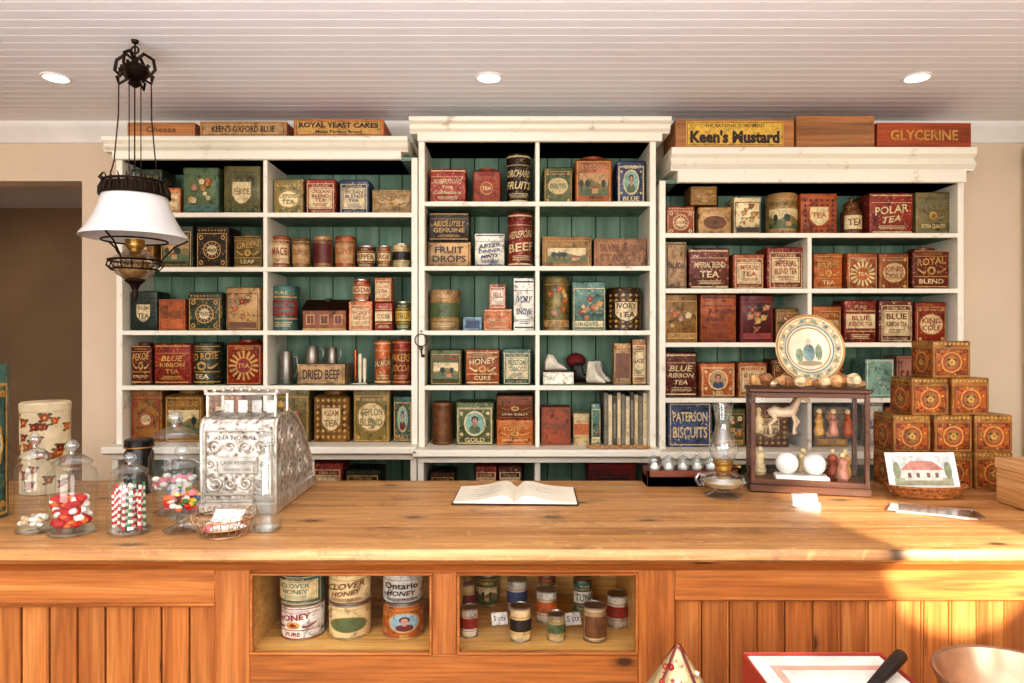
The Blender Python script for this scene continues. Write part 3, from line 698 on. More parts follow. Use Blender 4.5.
fb(X0+.02,fx(215),zL,zt,pine); fb(fx(215),fx(250),.12,zt,pinev)
fb(fx(250),fx(638),zwt,zt,pine); fb(fx(432),fx(457),zw,zwt,pinev)
fb(fx(638),fx(675),.12,zt,pinev); fb(fx(675),X1-.02,zR,zt,pine)
fb(fx(250),fx(638),zw-.09,zw,pine); fb(fx(250),fx(638),zw-.2,zw-.091,pine)
def bead(xa,xb,za,zb):
    n=max(1,round((xb-xa)/.062)); w=(xb-xa)/n
    for i in range(n):
        a=xa+i*w
        mb.rp(a+w/2,Y1+.018,w-.003,.012,.002,[(za,0),(zb,0)],pinev,1)
        mb.tube([(a+w-.004,Y1+.012,za),(a+w-.004,Y1+.012,zb)],.003,pinev,8)
    mb.box(xa,xb,Y1+.02,Y1+.027,za,zb,M('panel_gap',(70,34,14),.7))
bead(X0+.02,fx(215),.12,zL); bead(fx(675),X1-.02,.12,zR); bead(fx(250),fx(638),.12,zw-.2)
for xa,xb,zz in((X0+.02,fx(215),zL),(fx(675),X1-.02,zR)):
    mb.exx([(Y1+.012,zz-.012),(Y1+.002,zz-.008),(Y1-.004,zz-.003),(Y1-.004,zz+.003),(Y1+.002,zz+.004),(Y1+.012,zz+.004)],xa,xb,pine)
mb.box(X0+.01,X1-.01,Y1-.01,Y1+.03,0,.12,pine,.003)
mb.box(X0+.02,X0+.045,Y1+.02,BY-.06,0,CT-.036,pine); mb.box(X1-.045,X1-.02,Y1+.02,BY-.06,0,CT-.036,pine)
mb.box(X0+.045,X1-.045,BY-.09,BY-.07,0,CT-.036,pine)
ply=woodM('niche_wood',(176,124,60),(222,174,98),(240,198,122),'x',None,.5)
pane=glassM('pane_glass',(1,1,1),.010,.35)
for xa,xb in((fx(250),fx(432)),(fx(457),fx(638))):
    mb.box(xa-.01,xb+.01,Y1+.025,1.88,zw-.012,zw+.001,ply); mb.box(xa-.01,xb+.01,1.87,1.88,zw,zwt+.01,ply)
    mb.box(xa-.012,xa-.002,Y1+.025,1.88,zw,zwt+.01,ply); mb.box(xb+.002,xb+.012,Y1+.025,1.88,zw,zwt+.01,ply)
    mb.box(xa-.01,xb+.01,Y1+.025,1.88,zwt+.004,zwt+.01,ply)
    for (p,q,r,s2) in((xa,xb,zwt-.006,zwt),(xa,xb,zw,zw+.006),(xa,xa+.006,zw+.006,zwt-.006),(xb-.006,xb,zw+.006,zwt-.006)):
        mb.box(p,q,Y1-.003,Y1+.012,r,s2,pine,.0015)
    mb.box(xa+.004,xb-.004,Y1+.012,Y1+.0145,zw+.004,zwt-.004,pane)
mb.done('shop_counter')
def can(px0,px1,h,z,d,body,acc,style,txt,kind='m',name='food_can'):
    w=(px1-px0)*d/F; m=tin_mesh(w,h,w,kind,body,acc,style,txt,.15)
    m.done(name,(PX((px0+px1)/2,d),d,z),random.uniform(-.2,.2))
z0=zw+.0015
for (a,b3,s1,s2) in ((282,325,('paper','red','N','HONEY|PURE'),('teal','cream','L','CLOVER|HONEY')),(329,371,('cream','green','O','CLOVER|HONEY'),('cream','brown','B','CLOVER|HONEY')),(383,424,('orange','gold','P','BEE'),('paper','black','B','Ontario|HONEY'))):
    d=1.65
    can(a,b3,.082,z0,d,*s1,name='honey_pail'); can(a,b3,.076,z0+.0825,d,*s2,name='honey_pail')
for a,b3,s,dd,hh in((461,478,('paper','red','S','MILK'),1.63,.07),(510,531,('cream','black','S','SALMON'),1.61,.08),(547,565,('cream','green','S','BEANS'),1.61,.062),(583,606,('cream','brown','L','PEAS'),1.61,.082),
    (460,475,('cream','maroon','S','SOUP'),1.76,.08),(476,499,('green','yellow','V','CORN'),1.83,.085),(507,527,('paper','blue','S','MILK'),1.78,.085),(536,557,('paper','orange','S','MILK'),1.72,.08),(573,592,('teal','white','S','TUNA'),1.78,.085),(607,628,('paper','red','S','SOUP'),1.69,.08),(538,556,('rust','white','S','HAM'),1.83,.082)):
    can(a,b3,hh,z0,dd,*s)
for px in (500,574):
    m=MB(); m.T=Matrix.Rotation(-.5,4,'X'); m.box(-.02,.02,-.0006,.0006,.001,.03,inkM('paper')); D=Dec(m,'b',.04,.0012); D.text('5 cts',0,.016,.03,.012,inkM('black'),.0004,0)
    m.done('price_card',(PX(px,1.68),1.685,z0+.0005),.2)

# ================================================================= ITEMS ON COUNTER
jar_glass=glassM('jar_glass',(.96,.985,.985),.05,.85); thick=glassM('cut_glass',(.90,.94,.94),.15,.85,.06)
def on(px,d): return (PX(px,d),d,CT+.0006)
def candyball(m,r,z0,z1,cols,n,size=.008):
    for i in range(n):
        a=random.uniform(0,2*pi); q=(r-size-.003)*math.sqrt(random.random()); z=random.uniform(z0+size,z1-size)
        sz=size*random.uniform(.8,1.1)
        m.ball((q*math.cos(a),q*math.sin(a),z),(sz*1.2,sz,sz*.85),random.choice(cols),8,5)
def jar(px,d,w,h,kind,fill,name='glass_candy_jar'):
    m=MB(); r=w/2
    if kind=='a':
        bodyh=h*.72
        m.lathe(0,0,[(r*.9,0),(r,.004),(r,bodyh*.84),(r*.94,bodyh*.92),(r*.74,bodyh*.96),(r*.7,bodyh),(r*.78,bodyh+.004)],jar_glass,32,cap=False)
        m.lathe(0,0,[(r*.001,.001),(r*.9,.001),(r*.96,.006),(r*.9,.009),(.001,.008)],thick,32)
        lz=bodyh+.004; zb=.012; top=bodyh*.8
    else:
        foot=h*.16; bodyh=h*.72
        m.lathe(0,0,[(.001,.001),(r*.75,.001),(r*.78,.006),(r*.4,foot*.4),(r*.22,foot*.65),(r*.3,foot*.9),(r*.6,foot)],thick,32)
        m.lathe(0,0,[(r*.5,foot),(r*.85,foot+.01),(r,foot+(bodyh-foot)*.35),(r*.98,foot+(bodyh-foot)*.7),(r*.72,bodyh*.97),(r*.66,bodyh),(r*.74,bodyh+.004)],jar_glass,32,cap=False)
        lz=bodyh+.004; zb=foot+.01; top=foot+(bodyh-foot)*.6
    lh=h-lz
    m.lathe(0,0,[(r*.80,lz),(r*.82,lz+.004),(r*.74,lz+lh*.14),(r*.46,lz+lh*.32),(r*.16,lz+lh*.4),(r*.14,lz+lh*.5)],thick,32,cap=False)
    m.ball((0,0,lz+lh*.72),(r*.3,r*.3,lh*.26),thick,16,8)
    fill(m,r*.92,zb,top)
    return m.done(name,(PX(px,d),d,CT+.0006))
rd=M('candy_red',(190,32,26),.25); wh=M('candy_white',(240,234,224),.3); grn=M('candy_green',(60,130,70),.25); yel=M('candy_yellow',(226,180,50),.25); orr=M('candy_orange',(220,110,40),.25); pk=M('candy_pink',(225,130,140),.25); bl=M('candy_blue',(70,120,170),.25)
jar(35,1.62,.083,.235,'a',lambda m,r,a,b:candyball(m,r,a,a+.03,[wh,M('candy_tan',(210,180,140),.4)],50,.007))
jar(72,1.60,.104,.222,'a',lambda m,r,a,b:candyball(m,r,a,a+.085,[rd,wh,rd,orr,rd],170,.011))
def sticks(m,r,a,b):
    for i in range(30):
        t=random.uniform(0,2*pi); q=(r-.008)*math.sqrt(random.random()); x=q*math.cos(t); y=q*math.sin(t)
        c=random.choice([rd,rd,grn]); n=12; top=(x*.9+random.uniform(-.008,.008),y*.9,a+.095+random.uniform(-.012,.012))
        for k in range(n):
            f0,f1=k/n,(k+1)/n
            p=lambda f:(x+(top[0]-x)*f,y+(top[1]-y)*f,a+(top[2]-a)*f)
            m.tube([p(f0),p(f1)],.0034,c if (k+i)%2 else wh,6)
jar(130,1.61,.098,.19,'a',sticks)
jar(175,1.79,.128,.27,'f',lambda m,r,a,b:candyball(m,r,a+.01,a+.05,[wh,wh,pk],80,.009))
jar(182,1.62,.108,.205,'f',lambda m,r,a,b:candyball(m,r*.9,a+.005,a+.06,[rd,grn,yel,orr,wh,bl,pk],120,.008))
m=MB(); n=48; R=[]
for r,z in [(.028,0),(.031,.004),(.031,.15),(.027,.165),(.016,.185),(.015,.2),(.02,.205)]:
    R.append([((r*(1+.05*(j%4<2)))*math.cos(2*pi*j/n),(r*(1+.05*(j%4<2)))*math.sin(2*pi*j/n),z) for j in range(n)])
m.rings(R,thick,False); m.lathe(0,0,[(.001,.002),(.028,.002),(.028,.008),(.001,.008)],thick,24)
m.lathe(0,0,[(.018,.206),(.02,.21),(.019,.222),(.009,.232),(.011,.24),(.006,.248),(.001,.25)],thick,24)
m.done('glass_straw_jar',on(267,1.63))
m=MB(); wire=M('wire_metal',(190,160,130),.3,.9)
for z,rr in((.002,.055),(.02,.062),(.04,.07)): m.torus((0,0,z),rr,.0016,wire,36)
for i in range(24):
    a=2*pi*i/24; m.tube([(.055*math.cos(a),.055*math.sin(a),.002),(.07*math.cos(a),.07*math.sin(a),.04)],.0012,wire,5)
    a2=a+pi/24; m.torus((.07*math.cos(a2),.07*math.sin(a2),.044),.008,.001,wire,8,'y' if abs(math.sin(a2))>.7 else 'x')
for i in range(7): 
    x=-.045+.015*i; l=math.sqrt(.055**2-x*x); m.tube([(x,-l,.002),(x,l,.002)],.001,wire,5)
candyball(m,.055,.004,.03,[wh,wh,pk],45,.009)
m.T=Matrix.Translation((0,.01,.03))@Matrix.Rotation(.6,4,'X'); m.box(-.035,.035,-.03,.03,0,.0015,inkM('paper')); m.T=Matrix()
m.done('wire_candy_basket',on(225,1.60))
def flowercan():
    m=MB(); h=.27; w=.13; cr=M('cream_enamel',(226,208,172),.4)
    R=w/2
    m.lathe(0,0,[(R-.003,0),(R,.002),(R,h*.9),(R+.0015,h*.905),(R+.0015,h*.98),(R-.003,h),(.001,h)],cr,40)
    D=Dec(m,'c',w,w)
    for i in range(46):
        u=random.uniform(-.1,.1); v=random.uniform(.02,h*.85); s=random.uniform(.009,.014)
        D.flower(u,v,s,inkM(random.choice(['red','orange','rust','orange'])),inkM('yellow'),inkM('green'),.001)
    m.done('floral_canister',(PX(41,2.03),2.05,CT+.0006))
flowercan()
m=tin_mesh(.13,.39,.13,'c','teal','gold','O','CAMEL|COFFEE'); m.done('coffee_canister',(-1.368,1.75,CT+.0006),.5)
m=MB(); m.lathe(0,0,[(.036,0),(.04,.003),(.04,.12),(.034,.13),(.034,.135),(.04,.137),(.04,.155),(.036,.16),(.001,.16)],M('black_enamel',(26,24,22),.25),30); m.torus((0,0,.137),.04,.0025,M('brass',(190,150,80),.3,.9)); m.done('black_canister',on(139,2.03))

def silverM():
    m,nt,N,L,b=newmat('embossed_nickel'); v=coords(nt)
    vo=N.new('ShaderNodeTexVoronoi'); vo.inputs['Scale'].default_value=75; vo.feature='SMOOTH_F1'; L.new(v,vo.inputs['Vector'])
    n=noise(nt,v,36,4,4); mx=mixc(nt,vo.outputs['Distance'],n,.5)
    c=ramp(nt,mx,[(.28,lin((112,98,86))),(.42,lin((178,168,156))),(.62,lin((224,218,210)))])
    L.new(c,b.inputs['Base Color']); b.inputs['Metallic'].default_value=.5; b.inputs['Roughness'].default_value=.36
    bp=N.new('ShaderNodeBump'); bp.inputs['Strength'].default_value=1.0; bp.inputs['Distance'].default_value=.006
    L.new(mx,bp.inputs['Height']); L.new(bp.outputs[0],b.inputs['Normal']); return m
emb=silverM(); nick=M('nickel_plain',(204,198,188),.3,.6,.2,30)
m=MB(); W=.185; hw=W/2
def spiral(cx,cz,r,dirx,dirz,y,side=False,turns=1.4):
    pts=[]
    for i in range(26):
        t=i/25; a=t*turns*2*pi; rr=r*(1-t*.85)
        u=cx+dirx*rr*math.cos(a); v=cz+dirz*rr*math.sin(a)
        pts.append((y,u,v) if side else (u,y,v))
    m.tube(pts,[.0034*(1-.5*i/25) for i in range(26)],nick,6)
prof=[(0,.03),(0,.225),(.012,.245),(.05,.255),(.13,.255),(.19,.235),(.25,.19),(.30,.13),(.33,.09),(.36,.075),(.36,.03)]
m.exx(prof,-hw,hw,emb)
m.box(-hw-.008,hw+.008,-.01,.37,0,.032,nick,.004)
m.box(-hw-.003,hw+.003,-.004,.366,.032,.04,nick,.002)
for zz in(.05,.215): m.box(-hw+.004,hw-.004,-.006,.0,zz,zz+.006,nick,.002)
for xx in(-hw+.004,hw-.011): m.box(xx,xx+.007,-.006,0,.05,.22,nick,.002)
for sx in(-1,1):
    for sz,cz in((1,.175),(-1,.08)):
        spiral(sx*.058,cz,.02,sx,sz,-.003); spiral(sx*.02,cz,.015,-sx,sz,-.003)
    spiral(sx*.07,.13,.012,-sx,1,-.003)
m.box(-.052,.052,-.004,0,.105,.15,nick,.002)
D=Dec(m,'b',W,.0,0); ri=M('register_ink',(90,78,66),.5)
D.text('NATIONAL',0,.2,.12,.011,ri,.003,0); D.text('CASH REGISTER',0,.135,.09,.009,ri,.0046,0); D.text('DAYTON OHIO',0,.117,.07,.007,ri,.0046,0)
for (cy,cz,r) in((.05,.19,.028),(.05,.1,.028),(.13,.19,.03),(.13,.09,.03),(.21,.14,.03),(.22,.075,.022),(.285,.09,.022)):
    spiral(cy,cz,r,1,1,hw+.002,True); spiral(cy,cz,r*.6,-1,-1,hw+.002,True)
pts=[(hw+.003,y,z) for y,z in prof]; m.tube(pts+[pts[0]],.0045,nick,6)
pts=[(-hw-.003,y,z) for y,z in prof]; m.tube(pts+[pts[0]],.0045,nick,6)
for xx in(-hw,hw-.008):
    for yy in(.02,.12): m.box(xx,xx+.008,yy,yy+.008,.25,.31,nick,.002)
m.box(-hw-.004,hw+.004,.014,.134,.308,.316,nick,.003)
m.box(-hw+.008,hw-.008,.023,.0245,.256,.308,pane)
for k in range(4): m.box(-.07+.038*k,-.045+.038*k,.084,.086,.256,.29,inkM('paper'),.0004)
for i in range(9):
    a=pi*i/8; x=-hw+W*i/8; m.ball((x,.02,.318+.006*math.sin(a)),.006,nick,8,5)
m.done('ornate_cash_register',((PX(203,1.77)+PX(272,1.77))/2,1.775,CT+.0006),math.radians(1))

m=MB(); bw=.17; bd=.2; page=M('book_page',(240,232,212),.7,0,.04,8); cov=M('book_cloth',(60,36,26),.7)
def pz(x): 
    t=abs(x)/bw; return .008+.010*(math.exp(-((t-.22)/.25)**2)) *(1-math.exp(-(t/.07)**2)) +.010*(1-t)*(1-math.exp(-(t/.08)**2))
n=40
vs=[];fs=[]
for yy in(-bd/2,bd/2):
    for i in range(n+1):
        x=-bw+2*bw*i/n; vs.append((x,yy,.004)); vs.append((x,yy,pz(x)))
N2=2*(n+1)
for i in range(n):
    a=2*i
    fs+=[(a,a+2,a+3,a+1),(N2+a,N2+a+1,N2+a+3,N2+a+2),(a+1,a+3,N2+a+3,N2+a+1),(a,N2+a,N2+a+2,a+2)]
fs+=[(0,1,N2+1,N2),(2*n,N2+2*n,N2+2*n+1,2*n+1)]
m.add(vs,fs,page)
m.box(-bw-.005,bw+.005,-bd/2-.005,bd/2+.005,0,.004,cov,.001)
for s,txts in((-1,['Guest Book','name and address','Toronto Ontario','June 12','Mr and Mrs Smith','with thanks']),(1,['','lovely visit','','Best wishes',''])):
    for i,t in enumerate(txts):
        g=text_geo(t,0) if t else None
        if not g or not g[0]: continue
        w=min(.1,.008*g[2]); m.add([(s*.085+x*w,.06-.022*i+y*.009,pz(s*.085+x*w)+.0008) for x,y in g[0]],g[1],inkM('grey'))
m.done('open_guest_book',(PX(516,1.96),1.975,CT+.0006),math.radians(-2))

m=MB(); cw=woodM('dark_red_wood',(70,28,18),(112,50,30),(140,68,42),'x',None,.4)
w=.285; dp=.085; h=.05
m.box(-w/2,w/2,-dp/2,-dp/2+.008,0,h,cw,.001); m.box(-w/2,w/2,dp/2-.008,dp/2,0,h,cw,.001); m.box(-w/2,-w/2+.008,-dp/2,dp/2,0,h,cw,.001); m.box(w/2-.008,w/2,-dp/2,dp/2,0,h,cw,.001); m.box(-w/2,w/2,-dp/2,dp/2,0,.03,cw)
for i in range(6):
    x=-w/2+.03+i*.045
    m.lathe(x,0,[(.012,.03),(.019,.04),(.021,.055),(.019,.07)],thick,18,cap=False)
    m.lathe(x,0,[(.0195,.0705),(.02,.075),(.014,.084),(.004,.09)],thick,18); m.ball((x,0,.094),.006,thick,10,6)
    m.ball((x,0,.052),(.015,.015,.014),wh,10,6)
m.done('glass_jar_crate',on(690,2.155))
m=MB()
m.lathe(0,0,[(.001,0),(.05,.0),(.052,.004),(.03,.012),(.02,.018)],thick,36)
m.lathe(0,0,[(.02,.018),(.052,.028),(.066,.045),(.06,.06),(.03,.072),(.02,.076)],thick,36,cap=False)
m.lathe(0,0,[(.001,.03),(.045,.03),(.058,.045),(.001,.046)],M('lamp_oil',(206,176,130),.1),24)
br=M('brass',(190,150,80),.3,.9)
m.lathe(0,0,[(.02,.074),(.023,.078),(.023,.09),(.028,.095),(.03,.1),(.026,.104),(.012,.108)],br,28)
chg=glassM('chimney_glass',(.90,.93,.93),.16,.9)
m.lathe(0,0,[(.026,.1),(.036,.12),(.042,.14),(.036,.165),(.024,.19),(.02,.21),(.026,.25),(.029,.268)],chg,32,cap=False)
m.tube([(-.05,0,.058),(-.07,0,.066),(-.08,0,.05),(-.07,0,.034),(-.055,0,.035)],.005,thick)
m.lathe(.03,-.0,[(.004,.085),(.006,.087)],br,10); m.tube([(.02,0,.086),(.045,0,.086)],.0015,br); m.lathe(.047,0,[(.006,.083),(.006,.089)],br,12)
m.done('glass_oil_lamp',on(723,1.985))
# display case
m=MB(); ww=woodM('walnut',(50,26,14),(86,48,26),(112,66,38),'x',None,.35); W=.325; H=.31; DP=.165; t=.013
m.box(-W/2-.006,W/2+.006,-DP/2-.006,DP/2+.006,0,.026,ww,.004); m.box(-W/2,W/2,-DP/2,DP/2,.026,.032,ww)
for sx in(-W/2,W/2-t):
    for sy in(-DP/2,DP/2-t): m.box(sx,sx+t,sy,sy+t,.03,H-.012,ww,.001)
for sy in(-DP/2,DP/2-t): m.box(-W/2+t,W/2-t,sy,sy+t,H-.026,H-.012,ww,.001); m.box(-W/2+t,W/2-t,sy,sy+t,.03,.04,ww,.001)
for sx in(-W/2,W/2-t): m.box(sx,sx+t,-DP/2+t,DP/2-t,H-.026,H-.012,ww,.001)
m.box(-W/2-.006,W/2+.006,-DP/2-.006,DP/2+.006,H-.012,H,ww,.003)
gp=pane
m.box(-W/2+t,W/2-t,-DP/2+.005,-DP/2+.0065,.04,H-.026,gp); m.box(-W/2+.005,-W/2+.0065,-DP/2+t,DP/2-t,.032,H-.026,gp); m.box(W/2-.0065,W/2-.005,-DP/2+t,DP/2-t,.032,H-.026,gp)
m.box(-W/2+t,W/2-t,DP/2-.008,DP/2-.006,.032,H-.026,gp)
m.box(-W/2+t,W/2-t,-DP/2+.05,DP/2-.01,.16,.163,gp)
porc=M('porcelain',(244,240,234),.2); 
m.box(-.09,.06,-.065,-.005,.032,.05,porc,.004)
for x in(-.055,.022): m.ball((x,-.035,.082),.033,porc,24,14)
hz=.163; hx=-.06; hy=.02; hc=M('horse_porcelain',(214,190,160),.3)
q=1.25
def hp(*p): return [(hx+a*q,hy+b_*q,hz+c_*q) for a,b_,c_ in p]
m.tube(hp((-.034,0,.052),(-.02,0,.056),(0,0,.052),(.02,0,.056),(.03,0,.066)),[a*q for a in(.008,.014,.0125,.0145,.009)],hc,12)
m.tube(hp((.024,0,.06),(.034,0,.08),(.040,0,.095),(.052,0,.09),(.062,0,.082)),[a*q for a in(.011,.0075,.0075,.006,.004)],hc,10)
for ex in(-.003,.003): m.tube(hp((.038,ex,.1),(.037,ex,.109)),[.0025,.0008],hc,6)
for (lx,ly,bend) in((.022,-.006,.006),(.022,.006,.016)):
    m.tube(hp((lx,ly,.052),(lx+bend,ly,.03),(lx+bend*.4,ly,.012),(lx+bend*.6,ly,.001)),[a*q for a in(.006,.0035,.0026,.0035)],hc,8)
for ly in(-.006,.006):
    m.tube(hp((-.024,ly,.052),(-.018,ly,.036),(-.032,ly,.022),(-.028,ly,.001)),[a*q for a in(.009,.0055,.003,.0035)],hc,8)
hm=M('horse_mane',(120,84,58),.6)
m.tube(hp((-.036,0,.056),(-.048,0,.045),(-.05,0,.02)),[.003,.005,.001],hm,8)
m.tube(hp((.036,0,.1),(.026,0,.085),(.018,0,.068)),[.003,.004,.003],hm,8)
for k,(x,c) in enumerate(((.045,'gold'),(.085,'pink'),(.125,'rust'),(-.13,'cream'))):
    m.lathe(x,.02,[(.012,hz),(.016,hz+.01),(.01,hz+.03),(.014,hz+.045),(.006,hz+.055),(.008,hz+.062),(.002,hz+.07)],inkM(c),16)
    m.ball((x,.02,hz+.073),.008,inkM('cream'),10,6)
for k,(x,c) in enumerate(((-.125,'cream'),(.085,'rust'),(.12,'gold'),(0,'cream'),(.1,'pink'))):
    m.lathe(x,.03-.06*(k==4),[(.014,.032),(.02,.045),(.012,.075),(.016,.09),(.012,.1),(.002,.105)],inkM(c),16); m.ball((x,.03-.06*(k==4),.112),.009,inkM('cream'),10,6)
cy0=2.085; cx0=.893; crz=math.radians(-14)
m.done('glass_display_case',(cx0,cy0,CT+.0006),crz)
ctop=CT+.0006+H
m=MB(); sh=[M('shell_a',(190,146,98),.6,0,.35,60),M('shell_b',(140,96,60),.6,0,.35,60),M('shell_c',(214,188,150),.6,0,.3,60)]
random.seed(5)
for i in range(13):
    x=-.145+.29*i/12; r=random.uniform(.011,.022); yy0=-.056+random.uniform(-.006,.01); tw=random.uniform(0,3)
    nn=12;R=[]
    for k in range(8):
        a=-pi/2+pi*k/7; q=max(math.cos(a),.02)*(1-.35*math.sin(a)*(-1)**i)
        R.append([(x+r*1.15*math.sin(a),yy0+r*q*math.cos(2*pi*j/nn+tw)*(1+.14*(j%2)),r*1.1+r*.85*q*math.sin(2*pi*j/nn+tw)*(1+.14*(j%2))) for j in range(nn)])
    m.rings(R,sh[(i*7)%3])
m.done('row_of_seashells',(cx0,cy0,ctop+.0015),crz)
m=MB(); pr=.107
m.T=Matrix.Translation((0,0,pr+.008))@Matrix.Rotation(math.radians(80),4,'X')
pc=M('plate_cream',(216,208,182),.25,0,.06,20); pg=M('plate_rim_gold',(166,126,70),.35,.3)
m.lathe(0,0,[(.001,.0),(pr*.6,.0),(pr*.66,.003),(pr*.98,.012),(pr,.014),(pr*.98,.016),(pr*.66,.006),(pr*.6,.003),(.001,.003)],pc,56)
def disc(r0,r1,z0,z1,mat):
    n=56; vs=[(r0*math.cos(2*pi*j/n),r0*math.sin(2*pi*j/n),z0) for j in range(n)]+[(r1*math.cos(2*pi*j/n),r1*math.sin(2*pi*j/n),z1) for j in range(n)]
    m.add(vs,[(j,(j+1)%n,n+(j+1)%n,n+j) for j in range(n)],mat)
grb=M('plate_blue_grey',(104,130,130),.3,0,.25,60); grn2=M('plate_grey_green',(128,142,112),.3,0,.3,80); ptan=M('plate_tan_scroll',(190,168,126),.35,0,.3,90)
disc(pr*.93,pr*.99,.0152,.0172,pg); disc(pr*.74,pr*.9,.0092,.0144,ptan); disc(pr*.68,pr*.72,.0072,.0086,grb); disc(pr*.60,pr*.63,.0048,.0058,pg)
for j in range(28):
    a=2*pi*j/28; m.ball((pr*.82*math.cos(a),pr*.82*math.sin(a),.0122),(.0062,.0062,.0014),[grb,pc,grn2,pc][j%4],8,4)
m.ball((0,-.012,.0036),(.018,.028,.0010),grb,14,4); m.ball((0,.022,.0036),(.008,.010,.0011),M('plate_skin',(206,176,146),.4),10,4); m.ball((-.03,-.02,.0036),(.012,.022,.0010),grn2,10,4); m.ball((.03,-.01,.0036),(.011,.026,.0010),grn2,10,4); m.ball((0,-.045,.0036),(.04,.008,.0010),M('plate_earth',(168,146,112),.4),12,4)
m.T=Matrix()
for sx in(-.04,.04): m.tube([(sx,-.02,.03),(sx,-.024,.004),(sx,.0,.006),(sx,.03,.003),(sx,.03,.1)],.0022,iron,6)
m.done('decorative_plate_on_stand',(PX(809,2.11),2.115,ctop+.0008),0)

def ctin(w=.118,h=.1125):
    m=MB(); bm=tinM('orange','gold',.9); go=inkM('gold')
    m.rp(0,0,w-.004,w-.004,.005,[(0,-.001),(.002,0),(h*.84,0)],bm)
    m.rp(0,0,w-.004,w-.004,.006,[(h*.84,.0002),(h*.845,.0014),(h-.003,.0014),(h,-.002)],tinM('bronze','gold',.7))
    for q in range(4):
        T0=m.T; m.T=Matrix.Rotation(q*pi/2,4,'Z'); D=Dec(m,'b',w,w-.004)
        D.frame(0,h*.42,w*.94,h*.8,.006,inkM('bronze'),.0006); D.frame(0,h*.42,w*.84,h*.7,.002,inkM('maroon'),.0008)
        D.ell(0,h*.42,w*.54,h*.56,go,.0008); D.ell(0,h*.42,w*.47,h*.49,inkM('rust'),.0011)
        D.ell(0,h*.42,w*.34,h*.36,inkM('bronze'),.0014); D.flower(0,h*.42,w*.09,inkM('gold'),inkM('maroon'),inkM('dkgreen'),.002)
        for k in range(12):
            a=k*pi/6+pi/12; D.ell(w*.34*math.cos(a),h*.42+h*.33*math.sin(a),w*.06,h*.05,inkM(['gold','maroon','olive'][k%3]),.0014,6)
        for sx in(-1,1):
            for sz in(.13,.71): D.flower(sx*w*.34,h*sz,w*.05,inkM('maroon'),go,None,.0014)
        for k in range(8): D.dia(-w*.38+k*w*.108,h*.92,w*.08,h*.08,go,.0022)
        m.T=T0
    return m
hh=.1129
for r,xs in ((0,(913,955,995.5)),(1,(913,954.5,995)),(2,(931,971.5)),(3,(953,))):
    for x in xs: ctin().done('square_tea_tin',(PX(x,2.075),2.138,CT+.0006+r*hh),math.radians(random.uniform(-1.5,1.5)) if len(xs)<3 else 0)
m=MB(); wk=M('wicker',(160,100,50),.6,0,.4,120,.6)
m.lathe(0,0,[(.001,0),(.085,0),(.1,.012),(.115,.034),(.118,.036),(.113,.036),(.097,.014),(.083,.005),(.001,.005)],wk,40,sy=.5)
for k in range(3): m.tube([((.09+.012*k)*math.cos(2*pi*i/40),.5*(.09+.012*k)*math.sin(2*pi*i/40),.006+.013*k) for i in range(41)],.0028,wk,6)
m.T=Matrix.Translation((0,.0,.012))@Matrix.Rotation(math.radians(-18),4,'X')
m.box(-.103,.103,-.001,.001,0,.115,M('card_white',(232,230,226),.5),.0004)
pl=lambda n_,c: M('card_'+n_,c,.6,0,.15,60)
D=Dec(m,'b',.2,.002); D.rect(0,.062,.17,.086,pl('sky',(204,208,206)),.0004); D.rect(0,.03,.17,.022,pl('grass',(160,160,130)),.0006); D.rect(0,.048,.11,.03,pl('wall',(226,212,200)),.0008)
D.strip(-.065,.065,lambda x:.063+.026*min(1,2*(1-abs(x)/.065)),lambda x:.063,pl('roof',(190,134,120)),.001,8)
for u in(-.04,-.015,.015,.04): D.rect(u,.048,.01,.014,pl('win',(120,100,90)),.0012)
for sx in(-.075,.075): D.ell(sx,.062,.022,.05,pl('tree',(134,142,114)),.0011,8)
m.T=Matrix(); m.done('wicker_tray_with_picture_card',on(926,1.985))
m=MB(); lw=woodM('light_box_wood',(170,120,70),(206,156,100),(226,182,130),'y',None,.5)
m.box(0,.2,0,.18,0,.115,lw,.003); m.box(-.003,.203,-.003,.183,.095,.125,lw,.003); m.box(.08,.11,-.006,-.001,.085,.11,br,.001)
m.done('wooden_keepsake_box',(1.36,1.74,CT+.0006),0)
m=MB(); cl=glassM('clear_sleeve',(.95,.96,.97),.22,.8,.15)
for i,(a,dx2) in enumerate(((.45,0),(.3,.02),(.6,-.015),(.5,.01))):
    m.T=Matrix.Translation((dx2,0,.0012*i))@Matrix.Rotation(-a,4,'Z'); m.box(-.09,.09,-.045,.045,0,.0009,M('postcard',(226,220,208),.4) if i in(0,2) else cl)
m.T=Matrix(); m.done('stack_of_postcards',on(934,1.80))
m=MB(); m.T=Matrix.Rotation(-.35,4,'X'); m.box(-.035,.035,0,.002,.0,.035,cl); m.T=Matrix(); m.box(-.035,.035,-.012,.02,0,.0025,cl); m.box(-.035,.035,-.012,-.009,0,.012,cl)
m.done('acrylic_card_stand',on(806,1.86))

